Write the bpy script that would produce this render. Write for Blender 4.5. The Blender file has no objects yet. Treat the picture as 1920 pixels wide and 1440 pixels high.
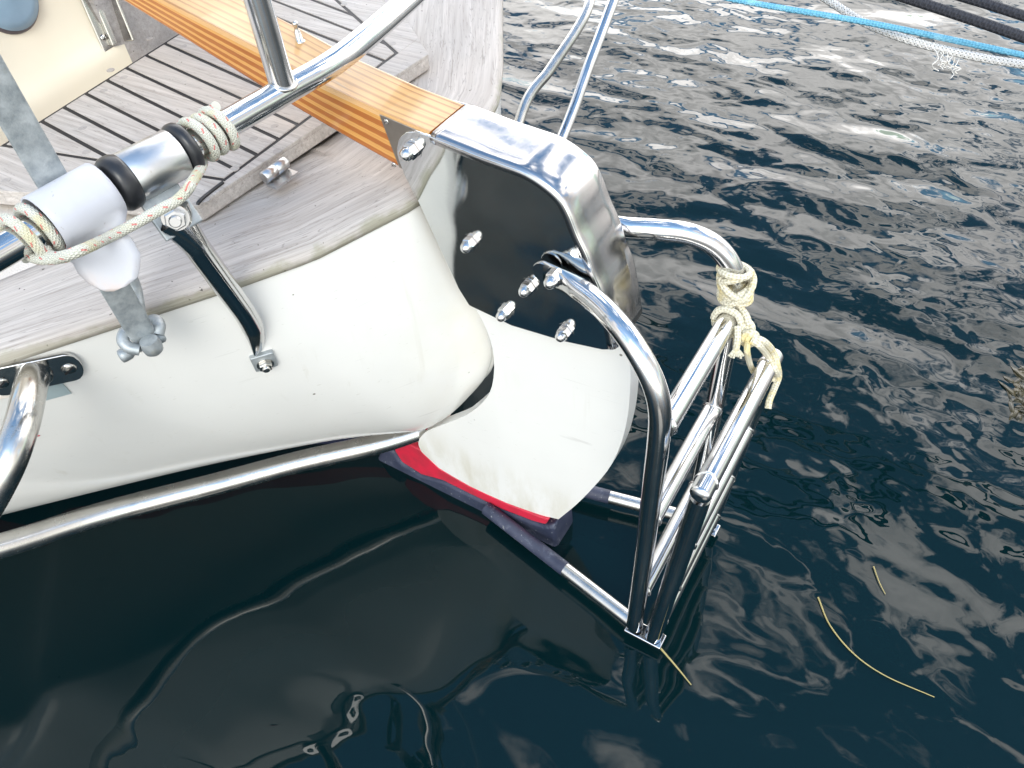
import bpy, bmesh, math, random
import numpy as np
from mathutils import Vector, Matrix
random.seed(4)
SC = bpy.context.scene
COL = SC.collection
# ------------------------------------------------------------------ camera
FPX = 1442.0
def _n(v): return v/np.linalg.norm(v)
_dn = _n(np.array([120., 1310., FPX]))
_sb = np.array([1360., -1700., FPX]); _sb = _n(_sb-_dn*_sb.dot(_dn))
_up = -_dn; _pt = -_sb; _bw = np.cross(_pt, _up)
RW = np.array([_bw, _pt, _up])            # x = towards the bow, y = to port, z = up, water at z = 0
CP = np.array([0., 0., 1.15])
cam = bpy.data.objects.new('camera', bpy.data.cameras.new('camera')); COL.objects.link(cam)
cam.data.sensor_width = 36.0; cam.data.lens = FPX/1920*36
cam.data.clip_start = .02; cam.data.clip_end = 500
cam.matrix_world = Matrix([[RW[i, 0], -RW[i, 1], -RW[i, 2], CP[i]] for i in range(3)]+[[0, 0, 0, 1]])
SC.camera = cam
# ------------------------------------------------------------------ world, sun, exposure
SC.view_settings.view_transform = 'Standard'; SC.view_settings.look = 'None'
SC.view_settings.exposure = 0.9; SC.view_settings.gamma = 1.0
SUN_DIR = Vector((-.40, .66, .64)).normalized()
W = bpy.data.worlds.new('World'); SC.world = W; W.use_nodes = True
def build_world():
    nt = W.node_tree; nt.nodes.clear(); N = nt.nodes.new; L = nt.links.new
    out = N('ShaderNodeOutputWorld'); bg = N('ShaderNodeBackground'); bg.inputs[1].default_value = 0.15
    sky = N('ShaderNodeTexSky'); sky.sky_type = 'NISHITA'; sky.sun_disc = False
    sky.sun_elevation = math.asin(SUN_DIR.z); sky.sun_rotation = math.atan2(SUN_DIR.x, SUN_DIR.y)
    sky.air_density = 1.0; sky.dust_density = 1.0; sky.ozone_density = 2.0
    tc = N('ShaderNodeTexCoord')
    mp = N('ShaderNodeMapping'); mp.inputs['Scale'].default_value = (1.0, 1.0, 1.5)
    L(tc.outputs['Generated'], mp.inputs[0])
    no = N('ShaderNodeTexNoise'); no.inputs['Scale'].default_value = 5.5; no.inputs['Detail'].default_value = 6
    no.inputs['Roughness'].default_value = .55; no.inputs['Distortion'].default_value = .35
    L(mp.outputs[0], no.inputs['Vector'])
    # more cloud low down, more clear blue overhead
    sep = N('ShaderNodeSeparateXYZ'); L(tc.outputs['Generated'], sep.inputs[0])
    lowb = N('ShaderNodeMapRange'); lowb.inputs[1].default_value = .42; lowb.inputs[2].default_value = 1.0
    lowb.inputs[3].default_value = .15; lowb.inputs[4].default_value = -.06
    L(sep.outputs[2], lowb.inputs[0])
    ad = N('ShaderNodeMath'); ad.operation = 'ADD'; L(no.outputs[0], ad.inputs[0]); L(lowb.outputs[0], ad.inputs[1])
    mr = N('ShaderNodeMapRange'); mr.interpolation_type = 'SMOOTHSTEP'
    mr.inputs[1].default_value = .515; mr.inputs[2].default_value = .62; L(ad.outputs[0], mr.inputs[0])
    # bright bank of cloud over the far starboard side
    dp = N('ShaderNodeVectorMath'); dp.operation = 'DOT_PRODUCT'; L(tc.outputs['Generated'], dp.inputs[0])
    dp.inputs[1].default_value = Vector((.10, -.80, .60)).normalized()
    gr = N('ShaderNodeMapRange'); gr.interpolation_type = 'SMOOTHSTEP'
    gr.inputs[1].default_value = .45; gr.inputs[2].default_value = .92
    gr.inputs[3].default_value = 4.5; gr.inputs[4].default_value = 22.0; L(dp.outputs['Value'], gr.inputs[0])
    n2 = N('ShaderNodeTexNoise'); n2.inputs['Scale'].default_value = 4.5; n2.inputs['Detail'].default_value = 5
    L(mp.outputs[0], n2.inputs['Vector'])
    m2 = N('ShaderNodeMapRange'); m2.inputs[1].default_value = .3; m2.inputs[2].default_value = .7
    m2.inputs[3].default_value = .55; m2.inputs[4].default_value = 1.25; L(n2.outputs[0], m2.inputs[0])
    mu = N('ShaderNodeMath'); mu.operation = 'MULTIPLY'; L(gr.outputs[0], mu.inputs[0]); L(m2.outputs[0], mu.inputs[1])
    # thinner, brighter overcast low over the port side
    d2 = N('ShaderNodeVectorMath'); d2.operation = 'DOT_PRODUCT'; L(tc.outputs['Generated'], d2.inputs[0])
    d2.inputs[1].default_value = Vector((-.45, .85, .22)).normalized()
    g2 = N('ShaderNodeMapRange'); g2.interpolation_type = 'SMOOTHSTEP'; g2.inputs[1].default_value = .3; g2.inputs[2].default_value = .95
    g2.inputs[3].default_value = 0; g2.inputs[4].default_value = 6.0; L(d2.outputs['Value'], g2.inputs[0])
    ma = N('ShaderNodeMath'); ma.operation = 'ADD'; L(mu.outputs[0], ma.inputs[0]); L(g2.outputs[0], ma.inputs[1]); mu = ma
    cc = N('ShaderNodeVectorMath'); cc.operation = 'SCALE'; cc.inputs[0].default_value = (1.0, .965, .935)
    L(mu.outputs[0], cc.inputs['Scale'])
    tn = N('ShaderNodeVectorMath'); tn.operation = 'MULTIPLY'; tn.inputs[1].default_value = (1.25, 1.52, 1.5); L(sky.outputs[0], tn.inputs[0])
    mx = N('ShaderNodeMix'); mx.data_type = 'RGBA'
    L(mr.outputs[0], mx.inputs[0]); L(tn.outputs[0], mx.inputs[6]); L(cc.outputs[0], mx.inputs[7])
    L(mx.outputs[2], bg.inputs[0]); L(bg.outputs[0], out.inputs[0])
build_world()
sl = bpy.data.lights.new('sun', 'SUN'); sl.energy = .85; sl.angle = math.radians(25); sl.color = (1, .95, .87)
so = bpy.data.objects.new('sun', sl); COL.objects.link(so)
so.rotation_euler = (-SUN_DIR).to_track_quat('-Z', 'Y').to_euler()

# ------------------------------------------------------------------ points from rays
def ray(x, y): return RW @ np.array([x-960., y-720., FPX])
def at_x(x, y, X): d = ray(x, y); return CP+d*((X-CP[0])/d[0])
def at_y(x, y, Y): d = ray(x, y); return CP+d*((Y-CP[1])/d[1])
def at_z(x, y, Z): d = ray(x, y); return CP+d*((Z-CP[2])/d[2])
def at_d(x, y, D): return CP+ray(x, y)*(D/FPX)
V = lambda *a: np.array(a, float)

# ------------------------------------------------------------------ mesh helpers
class MB:
    def __init__(s): s.v = []; s.f = []; s.uv = []; s.mi = []; s.sm = []
    def add(s, verts, faces, uvs=None, mi=0, smooth=True):
        o = len(s.v); s.v += [tuple(map(float, p)) for p in verts]
        for k, f in enumerate(faces):
            s.f.append([i+o for i in f]); s.mi.append(mi if isinstance(mi, int) else mi[k])
            s.sm.append(smooth if isinstance(smooth, bool) else smooth[k])
            s.uv.append(uvs[k] if uvs else [(s.v[i+o][0], s.v[i+o][1]) for i in f])
        return s
def world_loc(o):
    p = np.zeros(3)
    while o: p += np.array(o.location); o = o.parent
    return p
def build(name, mb, mats, parent=None, bevel=0, label=None, segs=2):
    mats = mats if isinstance(mats, (list, tuple)) else [mats]
    A = np.array(mb.v)
    org = world_loc(parent) if parent else np.array([A[:, 0].mean(), A[:, 1].mean(), A[:, 2].min()])
    me = bpy.data.meshes.new(name); me.from_pydata((A-org).tolist(), [], mb.f)
    uvl = me.uv_layers.new(name='UVMap')
    fl = [c for f in mb.uv for c in f]
    uvl.data.foreach_set('uv', [t for c in fl for t in c])
    for m in mats: me.materials.append(m)
    me.polygons.foreach_set('material_index', mb.mi); me.polygons.foreach_set('use_smooth', mb.sm)
    me.update()
    o = bpy.data.objects.new(name, me); COL.objects.link(o)
    if parent: o.parent = parent
    else: o.location = org
    if bevel:
        b = o.modifiers.new('bevel', 'BEVEL'); b.width = bevel; b.segments = segs; b.limit_method = 'ANGLE'
        b.angle_limit = math.radians(35); b.harden_normals = False
        w = o.modifiers.new('wn', 'WEIGHTED_NORMAL'); w.keep_sharp = False
        me.polygons.foreach_set('use_smooth', [True]*len(me.polygons))
    if label: o['label'] = label
    return o
def thing(name, loc, label, cat, group=None):
    o = bpy.data.objects.new(name, None); COL.objects.link(o); o.location = loc; o.empty_display_size = .05
    o['label'] = label; o['category'] = cat
    if group: o['group'] = group
    return o
def tag(o, label, cat, group=None):
    o['label'] = label; o['category'] = cat
    if group: o['group'] = group
    return o
def spline(pts, n=10):
    P = [np.array(p, float) for p in pts]; out = []
    for i in range(len(P)-1):
        a = P[i-1] if i else 2*P[0]-P[1]; b = P[i]; c = P[i+1]; d = P[i+2] if i+2 < len(P) else 2*P[-1]-P[-2]
        for k in range(n):
            t = k/n
            out.append(.5*((2*b)+(-a+c)*t+(2*a-5*b+4*c-d)*t*t+(-a+3*b-3*c+d)*t**3))
    out.append(P[-1]); return out
def bend(pts, r, n=8):
    """polyline with circular-ish rounded corners, like a bent tube"""
    P = [np.array(p, float) for p in pts]; out = [P[0]]
    for i in range(1, len(P)-1):
        u = P[i-1]-P[i]; w = P[i+1]-P[i]; lu, lw = np.linalg.norm(u), np.linalg.norm(w)
        t = min(r, lu*.48, lw*.48); a = P[i]+u/lu*t; b = P[i]+w/lw*t
        for k in range(n+1):
            s = k/n; out.append((1-s)**2*a+2*s*(1-s)*P[i]+s*s*b)
    out.append(P[-1]); return out
def sweep(mb, path, r, n=20, cap=True, mi=0, flat=None, prof=None):
    """tube along a path; r number or list; flat(i) -> (sx, sy) squash; prof: list of (a,b) unit section"""
    P = np.array(path, float); m = len(P)
    T = np.gradient(P, axis=0); T /= np.linalg.norm(T, axis=1)[:, None]
    ref = np.array([0, 0, 1.]) if abs(T[0][2]) < .9 else np.array([1., 0, 0])
    U = _n(np.cross(T[0], ref)); fr = []
    for i in range(m):
        if i:
            U = U-T[i]*U.dot(T[i]); U = _n(U)
        fr.append((U.copy(), np.cross(T[i], U)))
    L = np.concatenate([[0], np.cumsum(np.linalg.norm(np.diff(P, axis=0), axis=1))])
    pr = prof or [(math.cos(2*math.pi*k/n), math.sin(2*math.pi*k/n)) for k in range(n)]
    n = len(pr); vs = []
    for i in range(m):
        ri = r[i] if hasattr(r, '__len__') else r
        sx, sy = flat(i/(m-1)) if flat else (1, 1)
        for a, b in pr: vs.append(P[i]+fr[i][0]*a*ri*sx+fr[i][1]*b*ri*sy)
    fs = []; uv = []
    for i in range(m-1):
        for k in range(n):
            k2 = (k+1) % n
            fs.append([i*n+k, i*n+k2, (i+1)*n+k2, (i+1)*n+k])
            uv.append([(L[i], k/n), (L[i], (k+1)/n), (L[i+1], (k+1)/n), (L[i+1], k/n)])
    mb.add(vs, fs, uv, mi, True)
    if cap:
        e = len(vs)
        mb.add(vs[:n], [list(range(n))[::-1]], [[(0, 0)]*n], mi, False)
        mb.add(vs[-n:], [list(range(n))], [[(L[-1], 0)]*n], mi, False)
    return mb
def tube(name, path, r, mat, parent=None, n=20, **k):
    return build(name, sweep(MB(), path, r, n, **k), mat, parent)
def frame_of(axis):
    a = _n(np.array(axis, float)); ref = V(0, 0, 1) if abs(a[2]) < .9 else V(1, 0, 0)
    u = _n(np.cross(a, ref)); return u, np.cross(a, u), a
def lathe(mb, pos, axis, prof, n=20, mi=0, smooth=True, rot=0):
    """prof: list of (radius, height along axis)"""
    u, w, a = frame_of(axis); pos = np.array(pos, float); vs = []
    for r, h in prof:
        for k in range(n):
            t = 2*math.pi*k/n+rot; vs.append(pos+a*h+(u*math.cos(t)+w*math.sin(t))*r)
    fs = [[i*n+k, i*n+(k+1) % n, (i+1)*n+(k+1) % n, (i+1)*n+k] for i in range(len(prof)-1) for k in range(n)]
    uv = [[(k/n, prof[i][1]), ((k+1)/n, prof[i][1]), ((k+1)/n, prof[i+1][1]), (k/n, prof[i+1][1])] for i in range(len(prof)-1) for k in range(n)]
    mb.add(vs, fs, uv, mi, smooth)
    for ring, rev in ((0, True), (len(prof)-1, False)):
        if prof[ring][0] > 1e-5:
            r = list(range(ring*n, ring*n+n)); vv = [vs[i] for i in r]
            mb.add(vv, [list(range(n))[::-1] if rev else list(range(n))], [[(0, 0)]*n], mi, False)
    return mb
def acorn(pos, axis, s=1.0):
    mb = MB(); lathe(mb, pos, axis, [(.0098*s, 0), (.0098*s, .0014*s)], 24, smooth=False)
    p = np.array(pos)+_n(np.array(axis, float))*.0014*s
    lathe(mb, p, axis, [(.0074*s, 0), (.0078*s, .0006*s), (.0078*s, .0062*s), (.0068*s, .007*s)], 6, smooth=False, rot=random.random())
    lathe(mb, p, axis, [(.0064*s, .0068*s), (.0062*s, .0098*s), (.0054*s, .0125*s), (.0036*s, .0145*s), (.0014*s, .0155*s), (0.00002, .0157*s)], 20)
    return mb
def hexbolt(pos, axis, s=1.0):
    mb = MB(); lathe(mb, pos, axis, [(.0105*s, 0), (.0105*s, .0015*s)], 24, smooth=False)
    p = np.array(pos)+_n(np.array(axis, float))*.0015*s
    lathe(mb, p, axis, [(.0082*s, 0), (.0086*s, .0005*s), (.0086*s, .005*s), (.0076*s, .0058*s)], 6, smooth=False, rot=.3)
    lathe(mb, p, axis, [(.0048*s, .0055*s), (.0048*s, .0085*s), (.004*s, .0092*s)], 18)
    return mb
def slotted(pos, axis, r=.006):
    mb = MB(); u, w, a = frame_of(axis)
    lathe(mb, pos, axis, [(r, 0), (r*.97, r*.12), (r*.75, r*.3), (r*.35, r*.40), (.00002, r*.42)], 22)
    q = np.array(pos)+a*r*.36; d = _n(u*.8+w*.6); e = np.cross(a, d)
    vs = [q+d*sx*r*.85+e*sy*r*.11+a*sz*r*.10 for sz in (-1, 1) for sx, sy in ((-1, -1), (1, -1), (1, 1), (-1, 1))]
    mb.add(vs, [[4, 5, 6, 7], [0, 1, 5, 4], [1, 2, 6, 5], [2, 3, 7, 6], [3, 0, 4, 7]], None, 1, False)
    return mb
def prism(mb, ring_a, ring_b, mi=0, uvf=None, mside=None):
    n = len(ring_a); vs = list(ring_a)+list(ring_b)
    fs = [list(range(n))[::-1], list(range(n, 2*n))]+[[k, (k+1) % n, n+(k+1) % n, n+k] for k in range(n)]
    uv = [[(uvf(vs[i]) if uvf else (vs[i][0], vs[i][2])) for i in f] for f in fs]
    mis = [mi, mi]+[mi if mside is None else mside]*n
    mb.add(vs, fs, uv, mis, False); return mb
def plate_xz(pts, y0, y1):
    """pts list of (x,z); solid between two planes of constant y"""
    a = 0
    for i in range(len(pts)):
        x0, z0 = pts[i]; x1, z1 = pts[(i+1) % len(pts)]; a += x0*z1-x1*z0
    if a < 0: pts = pts[::-1]
    return prism(MB(), [V(x, y1, z) for x, z in pts], [V(x, y0, z) for x, z in pts])
def slab(mb, poly, z0, z1, uvf=None, mi=0, mside=None):
    a = sum(poly[i][0]*poly[(i+1) % len(poly)][1]-poly[(i+1) % len(poly)][0]*poly[i][1] for i in range(len(poly)))
    if a < 0: poly = poly[::-1]
    zf = (lambda z, p: z(p) if callable(z) else z)
    return prism(mb, [V(p[0], p[1], zf(z0, p)) for p in poly], [V(p[0], p[1], zf(z1, p)) for p in poly], mi, uvf or (lambda v: (v[0], v[1])), mside)
def obox(mb, c, ax, ay, az, hx, hy, hz, mi=0):
    c = np.array(c, float); vs = [c+ax*sx*hx+ay*sy*hy+az*sz*hz for sz in (-1, 1) for sx, sy in ((-1, -1), (1, -1), (1, 1), (-1, 1))]
    mb.add(vs, [[3, 2, 1, 0], [4, 5, 6, 7], [0, 1, 5, 4], [1, 2, 6, 5], [2, 3, 7, 6], [3, 0, 4, 7]], None, mi, False); return mb
def clip(poly, p, nrm):
    """keep the side where (q-p).nrm >= 0, 2-D"""
    out = []
    for i in range(len(poly)):
        a, b = np.array(poly[i]), np.array(poly[(i+1) % len(poly)])
        da, db = (a-p).dot(nrm), (b-p).dot(nrm)
        if da >= 0: out.append(a)
        if (da >= 0) != (db >= 0): out.append(a+(b-a)*(da/(da-db)))
    return out

# ------------------------------------------------------------------ materials
class Mat:
    def __init__(s, name):
        s.m = bpy.data.materials.new(name); s.m.use_nodes = True; s.nt = s.m.node_tree
        s.b = s.nt.nodes['Principled BSDF']
    def N(s, t, **kw):
        n = s.nt.nodes.new(t)
        for k, v in kw.items(): setattr(n, k, v)
        return n
    def L(s, a, b): s.nt.links.new(a, b)
    def set(s, **k):
        for a, v in k.items(): s.b.inputs[a.replace('_', ' ')].default_value = v
        return s
    def coord(s, kind='Object', scale=(1, 1, 1), rot=(0, 0, 0)):
        tc = s.N('ShaderNodeTexCoord'); mp = s.N('ShaderNodeMapping')
        mp.inputs['Scale'].default_value = scale; mp.inputs['Rotation'].default_value = rot
        s.L(tc.outputs[kind], mp.inputs[0]); return mp.outputs[0]
    def noise(s, vec, scale, detail=4, rough=.55, dist=0.):
        n = s.N('ShaderNodeTexNoise'); n.inputs['Scale'].default_value = scale; n.inputs['Detail'].default_value = detail
        n.inputs['Roughness'].default_value = rough; n.inputs['Distortion'].default_value = dist
        s.L(vec, n.inputs['Vector']); return n.outputs[0]
    def rng(s, val, a, b, c=0., d=1., smooth=False):
        n = s.N('ShaderNodeMapRange'); n.inputs[1].default_value = a; n.inputs[2].default_value = b
        n.inputs[3].default_value = c; n.inputs[4].default_value = d
        if smooth: n.interpolation_type = 'SMOOTHSTEP'
        s.L(val, n.inputs[0]); return n.outputs[0]
    def mix(s, fac, a, b, mode='MIX'):
        n = s.N('ShaderNodeMix'); n.data_type = 'RGBA'; n.blend_type = mode
        for i, x in ((0, fac), (6, a), (7, b)):
            if hasattr(x, 'links'): s.L(x, n.inputs[i])
            else: n.inputs[i].default_value = x if i == 0 else (*x, 1)
        return n.outputs[2]
    def math(s, op, a, b=None):
        n = s.N('ShaderNodeMath', operation=op)
        for i, x in ((0, a), (1, b)):
            if x is None: continue
            if hasattr(x, 'links'): s.L(x, n.inputs[i])
            else: n.inputs[i].default_value = x
        return n.outputs[0]
    def col(s, c): s.L(c, s.b.inputs['Base Color']); return s
    def rough(s, r): s.L(r, s.b.inputs['Roughness']); return s
    def bump(s, h, strength=.3, dist=.001):
        n = s.N('ShaderNodeBump'); n.inputs['Strength'].default_value = strength; n.inputs['Distance'].default_value = dist
        s.L(h, n.inputs['Height']); s.L(n.outputs[0], s.b.inputs['Normal']); return s
    def uv(s):
        tc = s.N('ShaderNodeTexCoord'); sp = s.N('ShaderNodeSeparateXYZ'); s.L(tc.outputs['UV'], sp.inputs[0]); return sp.outputs

def steel(name, base=(.66, .655, .65), r0=.05, r1=.16, wave=.0, wscale=8, grime=0., uvgrain=False):
    M = Mat(name).set(Metallic=1.0)
    v = M.coord('Object'); n = M.noise(v, 60, 6, .6); M.rough(M.rng(n, .3, .72, r0, r1))
    g = M.noise(v, 18, 5, .6, .4)
    c = M.mix(M.rng(g, .45, .75, 0, .5+grime), base, tuple(x*.80 for x in base))
    if grime:
        sp = M.noise(v, 220, 3, .6); c = M.mix(M.rng(sp, .66, .74, 0, grime), c, (.30, .25, .18))
    M.col(c)
    # fine scratches + slow waviness of hand-polished sheet
    sc = M.noise(M.coord('Object', (30, 30, 400)), 4, 3)
    h = M.math('MULTIPLY', sc, .05)
    if wave:
        h = M.math('ADD', h, M.math('MULTIPLY', M.noise(v, wscale, 1, .5), wave))
    M.bump(h, .5, .001)
    return M.m
STEEL = steel('polished_steel', grime=.22)
STEELM = steel('mirror_steel', (.70, .71, .70), .012, .05, 6.0, 9)
STEELB = steel('brushed_steel', (.45, .44, .44), .08, .20, .9, 6)
STEELO = steel('weathered_steel', (.60, .585, .555), .14, .32, 1.0, 14, .5)
STEELD = steel('satin_steel', (.60, .60, .60), .26, .40, .5, 14, .25)
PLATEM = steel('dull_plate_steel', (.36, .32, .275), .35, .5, .5, 14, .6)
GALV = None
def galv():
    M = Mat('galvanised_steel').set(Metallic=.55)
    v = M.coord(); n = M.noise(v, 70, 6, .65); a = M.noise(v, 420, 2)
    c = M.mix(M.rng(n, .35, .68), (.27, .30, .315), (.46, .49, .50))
    c = M.mix(M.rng(M.noise(v, 30, 4), .60, .72, 0, .5), c, (.36, .33, .24))
    M.col(c); M.rough(M.rng(n, .3, .7, .38, .6)); M.bump(M.math('ADD', n, M.math('MULTIPLY', a, .4)), .35, .0012); return M.m
GALV = galv()
def teak(name, dark=(.31, .278, .25), light=(.585, .545, .51), algae=False, plane='UV', warm=.0):
    M = Mat(name).set(Roughness=.78)
    v = M.coord(plane, (7, 190, 190)); g = M.noise(v, 1, 6, .62, .5)
    v2 = M.coord(plane, (2.0, 42, 42)); g2 = M.noise(v2, 1, 4, .6, 1.2)
    v3 = M.coord(plane, (4, 9, 9)); g3 = M.noise(v3, 1, 3)
    c = M.mix(M.rng(g, .28, .70), dark, light)
    c = M.mix(M.rng(g2, .50, .60, 0, .40), c, tuple(x*.72 for x in light))
    c = M.mix(M.rng(g2, .26, .42, .35, 0), c, tuple(min(1, x*1.18) for x in light))
    c = M.mix(M.rng(g3, .40, .70, 0, .35), c, (.43, .37, .325))
    sp = M.noise(M.coord('Object'), 150, 2); c = M.mix(M.rng(sp, .735, .76, 0, .85), c, (.03, .026, .02))
    # end-grain cracks: thin dark lines
    v4 = M.coord(plane, (5, 110, 110)); g4 = M.noise(v4, 1, 3, .5, 2.2)
    cr = M.math('ABSOLUTE', M.math('SUBTRACT', g4, .5)); c = M.mix(M.rng(cr, .0, .014, .55, 0), c, tuple(x*.45 for x in dark))
    if algae:
        u = M.uv(); e = M.noise(M.coord('Object'), 34, 5)
        f = M.math('ADD', M.rng(u[1], .0, .040, 1.0, 0.0), M.rng(e, .3, .7, -.35, .35))
        f = M.math('MULTIPLY', M.rng(f, .35, .75, 0, .5, True), M.rng(u[0], -.52, -.1, .25, 1.0))
        f = M.math('MULTIPLY', f, M.rng(u[0], .25, .75, 1, .35))
        c = M.mix(f, c, (.235, .235, .135))
    M.col(c); M.bump(M.math('ADD', g, M.math('MULTIPLY', g4, .8)), .5, .0009); return M.m
TEAK = teak('weathered_teak')
TEAKC = teak('weathered_teak_rail', algae=True)
def gelcoat(name, base, rough=.28, specks=True, stain=None):
    M = Mat(name).set(Roughness=rough)
    M.b.inputs['Coat Weight'].default_value = .3; M.b.inputs['Coat Roughness'].default_value = .12
    v = M.coord(); c = M.mix(M.rng(M.noise(v, 5, 4), .35, .7), base, tuple(x*.955 for x in base))
    if specks:
        vo = M.N('ShaderNodeTexVoronoi'); vo.inputs['Scale'].default_value = 26; M.L(v, vo.inputs['Vector'])
        gate = M.rng(M.noise(v, 9, 2), .56, .60)
        sz = M.rng(M.noise(v, 41, 1), .3, .7, .02, .075)
        d = M.math('LESS_THAN', vo.outputs['Distance'], sz)
        c = M.mix(M.math('MULTIPLY', d, M.math('MULTIPLY', gate, .8)), c, (.10, .085, .055))
        s2 = M.noise(M.coord('Object', (9, 9, 50)), 9, 2, .5); c = M.mix(M.rng(s2, .72, .75, 0, .35), c, (.42, .40, .33))
    if stain: c = stain(M, c)
    M.col(c); M.bump(M.noise(v, 14, 2), .15, .0012); return M.m
def wear(M, c, z):
    dr = M.noise(M.coord('Object', (46, 46, 2.2)), 1, 4, .55); gate = M.noise(M.coord(), 6, 2)
    c = M.mix(M.math('MULTIPLY', M.rng(dr, .60, .74, 0, .30), M.rng(gate, .45, .6)), c, (.50, .46, .36))
    sc = M.noise(M.coord('Object', (5, 5, 120)), 1, 3, .6, .8); g2 = M.noise(M.coord(), 11, 2)
    return M.mix(M.math('MULTIPLY', M.rng(sc, .66, .70, 0, .35), M.rng(g2, .52, .6)), c, (.46, .45, .42))
def hull_paint(M, c):
    p = M.N('ShaderNodeNewGeometry'); s = M.N('ShaderNodeSeparateXYZ'); M.L(p.outputs['Position'], s.inputs[0])
    z = s.outputs[2]; x = s.outputs[0]; c = wear(M, c, z)
    yel = M.math('MULTIPLY', M.rng(x, .46, .58, .3, 0., True), M.rng(M.noise(M.coord(), 16, 4), .35, .65))
    c = M.mix(yel, c, (.70, .665, .52))
    c = M.mix(M.rng(z, .0775, .0785, 1, 0), c, (.60, .02, .055))
    return M.mix(M.rng(z, .0515, .0525, 1, 0), c, (.035, .04, .085))
def blade_paint(M, c):
    p = M.N('ShaderNodeNewGeometry'); s = M.N('ShaderNodeSeparateXYZ'); M.L(p.outputs['Position'], s.inputs[0]); z = s.outputs[2]
    c = wear(M, c, z); n = M.noise(M.coord('Object', (30, 30, 9)), 1, 5, .6)
    return M.mix(M.math('MULTIPLY', M.rng(z, .09, .20, .55, 0., True), M.rng(n, .38, .66)), c, (.50, .46, .33))
WHITE = gelcoat('white_gelcoat', (.79, .785, .755), .28, True, blade_paint)
HULLM = gelcoat('hull_gelcoat', (.80, .795, .765), .26, True, hull_paint)
CREAM = gelcoat('cream_gelcoat', (.72, .655, .53), .33, False)
def nonskid():
    M = Mat('nonskid_deck').set(Roughness=.8); v = M.coord(); n = M.noise(v, 420, 3); k = M.noise(v, 14, 4)
    c = M.mix(M.rng(k, .35, .7), (.60, .545, .485), (.70, .655, .60)); c = M.mix(M.rng(n, .62, .75, 0, .35), c, (.35, .31, .27))
    M.col(c); M.bump(n, .6, .0015); return M.m
NONSKID = nonskid()
def simple(name, c, r=.5, metallic=0., bs=200, bstr=.15, var=.85):
    M = Mat(name).set(Roughness=r, Metallic=metallic); v = M.coord(); n = M.noise(v, 25, 5)
    M.col(M.mix(M.rng(n, .35, .7), c, tuple(x*var for x in c))); M.bump(M.noise(v, bs, 3), bstr, .0008); return M.m
CAULK = simple('black_caulk', (.018, .017, .019), .6)
RUBBER = simple('black_rubber', (.018, .019, .022), .33, 0, 90, .25)
def antifoul():
    M = Mat('antifouling_paint').set(Roughness=.55); v = M.coord(); n = M.noise(v, 22, 6, .6)
    c = M.mix(M.rng(n, .35, .7), (.020, .027, .055), (.055, .062, .100))
    c = M.mix(M.rng(M.noise(v, 55, 6, .65, .5), .58, .72, 0, .45), c, (.20, .22, .27)); c = M.mix(M.rng(M.noise(v, 160, 3), .66, .72, 0, .6), c, (.45, .46, .45)); M.col(c); M.bump(n, .25, .001); return M.m
ANTIF = antifoul()
def redstripe():
    M = Mat('red_boot_stripe').set(Roughness=.38); v = M.coord(); n = M.noise(v, 30, 5)
    c = M.mix(M.rng(n, .4, .7), (.60, .022, .055), (.42, .03, .05)); c = M.mix(M.rng(M.noise(v, 70, 4, .6, .8), .70, .74), c, (.50, .50, .47))
    M.col(c); return M.m
REDM = redstripe()
def plastic():
    M = Mat('white_plastic').set(Roughness=.42); v = M.coord(); n = M.noise(v, 30, 4)
    c = M.mix(M.rng(n, .4, .75), (.50, .51, .55), (.46, .47, .51)); c = M.mix(M.rng(M.noise(v, 210, 2), .735, .75, 0, .5), c, (.25, .22, .2))
    u = M.uv(); st = M.math('MULTIPLY', M.rng(u[1], .78, .98), M.rng(M.noise(v, 45, 4), .42, .62)); c = M.mix(M.math('MULTIPLY', st, .5), c, (.62, .43, .30))
    M.col(c); M.bump(n, .15, .002); return M.m
PLASTIC = plastic()
def varnish_top():
    M = Mat('varnished_ash_top').set(Roughness=.33); M.b.inputs['Coat Weight'].default_value = .35
    v = M.coord('UV', (2.2, 30, 1)); w = M.N('ShaderNodeTexWave'); w.wave_type = 'BANDS'; w.bands_direction = 'Y'
    w.inputs['Scale'].default_value = 1.1; w.inputs['Distortion'].default_value = 9.5; w.inputs['Detail'].default_value = 3; w.inputs['Detail Scale'].default_value = .55
    M.L(v, w.inputs['Vector'])
    f = M.noise(M.coord('UV', (14, 420, 1)), 1, 4, .6); g = M.noise(M.coord('UV', (5, 14, 1)), 1, 3)
    c = M.mix(M.rng(w.outputs[0], .55, .97, 0, .85), (.56, .315, .115), (.29, .13, .04))
    c = M.mix(M.rng(f, .52, .72, 0, .45), c, (.27, .12, .035)); c = M.mix(M.rng(g, .40, .68, 0, .4), c, (.57, .36, .165))
    b = M.noise(M.coord('UV', (9, 55, 1)), 1, 5, .6, .6); c = M.mix(M.rng(b, .63, .69, 0, .75), c, (.25, .23, .19))
    M.col(c); M.bump(M.math('ADD', f, w.outputs[0]), .12, .0005); return M.m
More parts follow.
